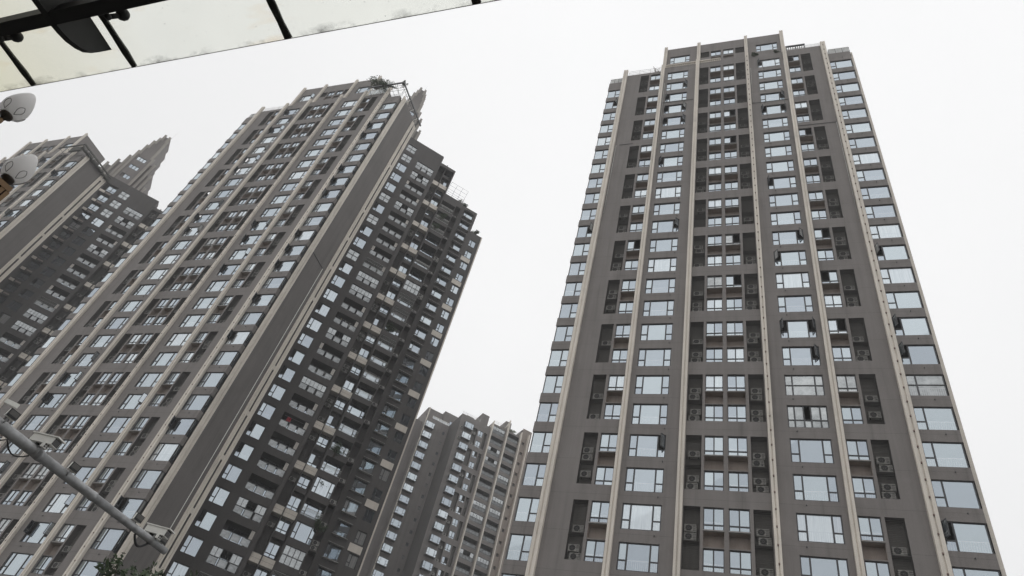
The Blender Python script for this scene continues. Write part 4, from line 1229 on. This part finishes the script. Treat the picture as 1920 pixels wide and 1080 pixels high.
# ------------------------------------------------------------------ lamp post with opal globes (left edge)
g1 = Vector((-6.27, 5.71, 1.6)); g2 = Vector((-5.93, 6.09, 1.6))
lamp = thing('lamp_post', 'street lamp with white teardrop globes and a bronze bracket at the left edge', 'street lamp', (g1.x, g1.y, 0))
def globe(c, hh, ri):
    prof = [(.05, 0), (.10, .015), (.145, .065), (.170, .13), (.174, .19), (.160, .27), (.134, .35), (.10, .42), (.07, .475), (.04, .508), (.018, .52), (0, .522)]
    mb = MB(); k = hh / .522
    mb.lathe([(r * ri, z * k) for r, z in prof], c, GLOBE, 28)
    o = mb.obj('globe', lamp)
    for i in range(5):
        a = i * math.pi * .4 + .9; mb = MB(); pts = []
        for t in range(17):
            u = t / 16; v = 1 - abs(2 * u - 1); sg = 1 if u < .5 else -1
            z = .02 + .145 * v; sp = sg * .27 * math.sin(math.pi * v) ** .8
            if t in (0, 16): sp = 0
            rr = .1
            for (r0, z0), (r1, z1) in zip(prof, prof[1:]):
                if z0 <= z <= z1: rr = r0 + (r1 - r0) * (z - z0) / (z1 - z0)
            pts.append((c[0] + (rr * ri + .004) * math.cos(a + sp), c[1] + (rr * ri + .004) * math.sin(a + sp), c[2] + z * k))
        mb.tube(pts, .003, WROUGHT, 5, cap=False); mb.obj('leaf_ornament', o)
    mb = MB(); mb.lathe([(0, -.07), (.03, -.07), (.045, -.03), (.085 * ri, -.02), (.085 * ri, .02), (.05, .03)], c, WROUGHT, 16); mb.obj('collar', o)
globe((0, 0, 5.87 + 1.6), .47, .84)
mb = MB(); mb.lathe([(.16, 0), (.16, .5), (.10, .7), (.08, 1.2), (.065, 4.6), (.06, 5.3), (.035, 6.2), (.032, 7.38)], (0, 0, 0), BRONZE, 14); mb.obj('pole', lamp)
d2 = g2 - g1
for i in range(2):
    a = math.atan2(d2.y, d2.x) + i * math.pi
    c = (d2.length * math.cos(a), d2.length * math.sin(a), 5.23 + 1.6 + .03)
    globe(c, .47, .84)
    # bracket: pierced bronze plate from the pole to under the globe
    mb = MB(); e = Vector((math.cos(a), math.sin(a), 0)); f_ = Vector((-e.y, e.x, 0)); b0 = Vector((0, 0, 6.42))
    def bar(p, q, w_, h_):
        p, q = b0 + p, b0 + q
        pts = []
        for s_ in (-1, 1):
            for pp in (p, q):
                for z_ in (0, h_): pts.append(pp + f_ * w_ * s_ + Vector((0, 0, z_)))
        for idx in ((0, 2, 3, 1), (4, 5, 7, 6), (0, 1, 5, 4), (2, 6, 7, 3), (1, 3, 7, 5), (0, 4, 6, 2)): mb.face([pts[i_] for i_ in idx], BRONZE)
    Ln = d2.length
    bar(e * .03, e * (Ln + .08), .11, .04); bar(e * .03 + Vector((0, 0, .25)), e * (Ln + .10) + Vector((0, 0, .25)), .12, .07)
    for t in (.06, .22, .38, .52, .58): bar(e * t + Vector((0, 0, .046)), e * (t + .045) + Vector((0, 0, .046)), .115, .203)
    bar(e * .05 + Vector((0, 0, -.12)), e * (Ln * .7) + Vector((0, 0, -.12)), .05, .12)
    mb.obj('bracket', lamp)

# ------------------------------------------------------------------ surveillance pole with cameras and floodlights (lower left)
P0 = Vector((-6.98, 10.71, 6.0)); P1 = Vector((-4.89, 14.15, 6.0)); tdir = (P1 - P0).normalized(); mast = P0 - tdir * 2.6
cctv = thing('camera_pole', 'grey steel camera pole whose arm carries two white cameras and small floodlights', 'camera pole', (mast.x, mast.y, 0))
rel = lambda p: Vector(p) - Vector((mast.x, mast.y, 0))
mb = MB(); La = (P1 - mast).length
st_ = [(0, .135), (1.0, .125), (2.6, .110), (3.38, .105), (3.385, .112), (3.45, .112), (3.455, .098), (4.62, .092), (4.625, .099), (4.69, .099), (4.695, .088), (5.6, .083), (6.2, .080), (6.205, .087), (6.26, .087), (6.265, .079), (La, .077)]
mb.tube([rel(mast + tdir * s_ - Vector((0, 0, 0))) for s_, r in st_], [r * .84 for s_, r in st_], STEEL, 18); mb.obj('arm', cctv)
mb = MB(); mb.tube([(0, 0, 0), (0, 0, 6.4)], [.17, .13], STEEL, 18); mb.lathe([(.3, 0), (.3, .03), (.18, .03)], (0, 0, 0), STEEL, 16); mb.obj('mast', cctv)
def oriented(mb, loc, fwd, up=Vector((0, 0, 1))):
    f_ = fwd.normalized(); r_ = f_.cross(up).normalized(); u_ = r_.cross(f_)
    A = Matrix((r_, f_, u_)).transposed()
    mb.v = [tuple(Vector(loc) + A @ Vector(v)) for v in mb.v]
    return mb
def camera_unit(p, fwd):
    loc = rel(p)
    b = MB()
    b.prism([(-.08, -.26), (.08, -.26), (.08, .22), (-.08, .22)], -.07, .055, WHITE)
    o = oriented(b, loc, fwd).obj('camera_housing', cctv)
    b = MB(); b.prism([(-.092, -.29), (.092, -.29), (.092, .28), (-.092, .28)], .058, .078, WHITE)
    oriented(b, loc, fwd).obj('sun_shield', o)
    b = MB(); b.box((-.07, .2205, -.058), (.07, .226, .05), LENS); oriented(b, loc, fwd).obj('lens_window', o)
    b = MB(); b.box((-.035, -.03, -.13), (.035, .05, -.0705), STEEL); b.tube([(0, 0, -.13), (0, -.03, -.26)], .025, STEEL, 8); b.box((-.03, -.14, -.125), (.03, -.08, -.0705), DARKP); oriented(b, loc, fwd).obj('camera_bracket', o)
    b = MB(); b.box((.0, .09, -.15), (.11, .15, -.0705), WHITE)
    for i in range(2):
        for k in range(2): b.box((.015 + .05 * i, .1505, -.14 + .036 * k), (.05 + .05 * i, .153, -.112 + .036 * k), LENS)
    oriented(b, loc, fwd).obj('infrared_lamp', o)
camera_unit(Vector((-6.515, 11.25, 6.19)), Vector((.90, -.34, -.10)))
camera_unit(Vector((-5.06, 13.79, 6.19)), Vector((.90, -.34, -.10)))
def SC(mb, loc, k=.74):
    mb.v = [tuple(Vector(loc) + (Vector(v) - Vector(loc)) * k) for v in mb.v]
    return mb
def flood(p, fwd):
    loc = rel(p); b = MB()
    b.prism([(-.10, -.05), (.10, -.05), (.115, .035), (-.115, .035)], -.075, .075, WHITE)
    o = SC(oriented(b, loc, fwd), loc).obj('floodlight', cctv)
    b = MB(); b.box((-.125, .036, -.085), (.125, .045, .085), DARKP); SC(oriented(b, loc, fwd), loc).obj('bezel', o)
    b = MB(); b.box((-.10, .0455, -.03), (.10, .048, .07), LEDP); SC(oriented(b, loc, fwd), loc).obj('lamp_panel', o)
    b = MB(); b.tube([(0, -.02, -.076), (0, -.03, -.22)], .018, STEEL, 6); b.box((-.12, -.03, -.10), (.12, .0, -.077), WHITE); SC(oriented(b, loc, fwd), loc).obj('floodlight_bracket', o)
FW = Vector((.86, -.50, -.16))
for p in ((-6.86, 10.60, 6.17), (-6.16, 11.82, 6.13), (-5.34, 13.28, 6.15), (-4.98, 13.95, 6.13)):
    flood(Vector(p), FW)
mb = MB(); pts = []
for i in range(15):
    u = i / 14; p = P0.lerp(P1, -.05 + .22 * u); pts.append(rel(p) + Vector((0, 0, -.10 - .13 * abs(math.sin(u * math.pi * 2)))))
mb.tube(pts, .012, DARKP, 6); mb.obj('cable', cctv)
mb = MB(); pts = []
for i in range(11):
    u = i / 10; p = P0.lerp(P1, .80 + .09 * u); pts.append(rel(p) + Vector((0, 0, -.07 - .14 * math.sin(u * math.pi))))
mb.tube(pts, .022, DARKP, 6); mb.obj('cable', cctv)
mb = MB(); oriented(MB(), (0, 0, 0), FW)
mb.box((-.10, -.02, -.035), (.10, .02, .035), WHITE); oriented(mb, rel((-7.0, 10.62, 6.34)), Vector((.4, -.9, 0))).obj('antenna_box', cctv)

# ------------------------------------------------------------------ trees
def tree(label, x, y, h, crown, seed, m, accent):
    rng = random.Random(seed)
    root = thing('street_tree', label, 'tree', (x, y, 0), 0, 'street trees in front of the left tower')
    tr = MB(); fo = MB()
    tr.tube([(0, 0, 0), (.05, .02, h * .3), (-.05, .06, h * .55), (0, 0, h * .72)], [.17, .14, .10, .05], BARK, 9)
    for i in range(13):
        a = i * 2.4 + rng.uniform(-.3, .3); z0 = h * rng.uniform(.38, .66); rr = crown * rng.uniform(.55, 1.0); z1 = h * rng.uniform(.62, .98)
        if i < 3: rr *= .4; z1 = h * (.96 - .02 * i)
        tip = Vector((math.cos(a) * rr, math.sin(a) * rr, z1)); mid = Vector((math.cos(a) * rr * .5, math.sin(a) * rr * .5, (z0 + z1) / 2 - .1))
        tr.tube([(0, 0, z0), mid, tip], [.06, .035, .012], BARK, 6)
        for k in range(6):
            q = mid.lerp(tip, k / 5) + Vector((rng.uniform(-.3, .3), rng.uniform(-.3, .3), rng.uniform(-.2, .2)))
            leaves(fo, q, (.55, .55, .42), 70, .12, accent if (i in (4, 9) and k > 2) else m, rng)
            for t in range(2):
                tw = q + Vector((rng.uniform(-.3, .3), rng.uniform(-.3, .3), rng.uniform(.3, .75)))
                tr.tube([q, tw], [.01, .004], BARK, 4); leaves(fo, q.lerp(tw, .75), (.12, .12, .26), 10, .10, m, rng)
    tr.obj('trunk', root); fo.obj('crown', root)
tree('leafy dark green tree whose top pokes up under the tip of the camera arm', -9.8, 28.4, 9.7, 2.1, 31, LEAF, LEAF2)
tree('shorter dark green tree just right of the one under the camera arm', -7.5, 29.2, 9.85, 1.2, 32, LEAF, LEAF)

# ------------------------------------------------------------------ plants standing on the towers
def at(T, X, Y, s, d, z):
    p = T(s, d, 0); v = Vector((X, Y, 0)) + EX * p[0] + EY * p[1]
    return (v.x, v.y, z)
LXY = (-52.0762, 77.8944); RXY = (7.2153, 47.8201)
zl = lambda r: 99.7 - 3 * (r - 2)
zrr = lambda r: 92.76 - 3 * (r - 2)
shrub('rooftop_shrub', 'wiry green shrub sprouting from the roof corner of the left tower', 'shrub', at(FRONT, *LXY, 23.2, -.9, 101.7), (2.3, .9, 1.55), 1300, .15, LEAF, 1, 30, spiky=True)
shrub('rooftop_shrub', 'small tuft of plants beside the roof pergola at the corner of the left tower', 'shrub', at(FRONT, *LXY, 28.3, -.6, 101.5), (.5, .5, 1.0), 260, .13, LEAF3, 2, 6)
shrub('rooftop_shrub', 'dark green bush on the ledge below the top window of the right tower', 'shrub', at(FRONT, *RXY, 16.9, -.15, 94.8), (.75, .3, .55), 900, .12, LEAF, 3, 8)
shrub('rooftop_shrub', 'thin trailing plant near the right end of the right tower top ledge', 'shrub', at(FRONT, *RXY, 19.7, -.1, 95.1), (.7, .25, .25), 300, .10, LEAF, 4, 6)
shrub('rooftop_shrub', 'bare reddish shrub on the left roof terrace of the right tower', 'shrub', at(FRONT, *RXY, 3.9, .4, 94.5), (.8, .4, .8), 120, .09, leaf_mat('dry red leaves', (.14, .06, .04), (.2, .12, .08)), 5, 9)
shrub('rooftop_shrub', 'pale shrub on the lower roof step at the wing end', 'shrub', at(WING, *LXY, 18.6, 2.3, zl(3.1)), (.9, .5, .6), 420, .12, LEAF3, 6, 8)
shrub('rooftop_shrub', 'dark shrub on the upper roof step beside the wire roof cage', 'shrub', at(WING, *LXY, 14.9, 2.3, zl(1.35)), (.8, .5, .6), 420, .12, LEAF, 7, 8)
for i, (s_, d_, r_, rx, m_, lb) in enumerate(((11.2, .15, 4.0, 1.0, LEAF, 'topmost of the dark green plants filling a balcony of the stepped wing'),
        (10.9, .1, 5.0, 1.1, LEAF, 'dark hanging plant on the wing balcony just below the topmost one'),
        (11.2, .3, 13.1, 1.15, LEAF, 'dense dark plant filling a balcony halfway down the stepped wing'),
        (11.0, .0, 20.3, 1.1, LEAF, 'leafy plant spilling over a balcony rail low on the stepped wing'),
        (11.3, .5, 21.9, 1.0, LEAF3, 'grey green plants crowded behind balcony glass low on the wing'),
        (13.0, -.3, 23.6, 1.0, LEAF, 'large bushy plant overhanging the lowest planted balcony of the wing'))):
    shrub('balcony_plant', lb, 'plant', at(WING, *LXY, s_, d_, zl(r_ + .33)), (rx, .5, .95), 700, .13, m_, 40 + i, 9, group='plants on the wing balconies')
shrub('balcony_plant', 'potted plant at the left end of a wide open balcony', 'plant', at(WING, *LXY, 3.5, .45, zl(12.33)), (.4, .35, .8), 300, .11, LEAF3, 60, 6, group='plants on the wing balconies')
shrub('rooftop_shrub', 'green shrubs on the roof terrace of the distant tower', 'shrub', tuple(Mo + E45 * 23.2 - N45 * .6 + Vector((0, 0, 100.6))), (1.3, .6, .6), 400, .16, LEAF2, 61, 8)
shrub('rooftop_shrub', 'trailing plants hanging under the front beam of the left tower roof pergola', 'shrub', at(FRONT, *LXY, 25.6, -1.35, 101.3), (1.9, .25, .35), 700, .12, LEAF, 71, 14)
shrub('rooftop_shrub', 'thin pale shrub behind the wire cage on the roof step of the wing', 'shrub', at(WING, *LXY, 13.2, 1.0, zl(2.0)), (.5, .5, .9), 200, .11, LEAF3, 72, 7)
w2 = thing('hanging_laundry', 'row of dark and coloured clothes hung across an open balcony', 'laundry', at(WING, *LXY, 3.3, .5, zl(14.0)), PSI + R(45), 'laundry on the wing balconies')
for i_, cc in enumerate(((.03, .03, .04), (.25, .22, .08), (.05, .06, .09), (.45, .45, .43), (.06, .05, .05), (.30, .30, .28))):
    mb = MB(); cm_ = plain('cloth %d' % i_, cc, 0.85); x0 = .2 + i_ * .36
    mb.face([(x0, 0, -.35), (x0 + .26, .03, -.35), (x0 + .22, .0, .45), (x0 + .04, .0, .45)], cm_); mb.obj('garment', w2)
mb = MB(); mb.tube([(0, 0, .47), (2.5, 0, .47)], .012, RAILW, 6); mb.obj('clothes_rail', w2)
# washing on a balcony
wroot = thing('hanging_laundry', 'red cloth hanging on a low balcony of the wing', 'laundry', at(WING, *LXY, 3.7, .5, zl(19.9)), PSI + R(45), 'laundry on the wing balconies')
mb = MB(); n = 8
for i in range(n):
    x0, x1 = i * .07, (i + 1) * .07
    y0, y1 = .04 * math.sin(i * 1.7), .04 * math.sin((i + 1) * 1.7)
    mb.face([(x0, y0, -.1), (x1, y1, -.1), (x1, y1, .5), (x0, y0, .5)], PINK)
mb.obj('cloth', wroot); mb = MB(); mb.tube([(-.4, 0, .52), (2.2, 0, .52)], .012, RAILW, 6); mb.obj('clothes_rail', wroot)

# ------------------------------------------------------------------ damp air
mb = MB(); mb.box((-420, -320, -1.0), (340, 420, 170), PAVING)
hz = mb.obj('haze'); hz['kind'] = 'stuff'
hm = bpy.data.materials.new('pale haze'); hm.use_nodes = True; ht = hm.node_tree; ht.nodes.clear()
hv = ht.nodes.new('ShaderNodeVolumePrincipled'); hv.inputs['Color'].default_value = (0.95, 0.955, 0.96, 1); hv.inputs['Density'].default_value = 0.0009
ho = ht.nodes.new('ShaderNodeOutputMaterial'); ht.links.new(hv.outputs[0], ho.inputs['Volume'])
hz.data.materials.clear(); hz.data.materials.append(hm)
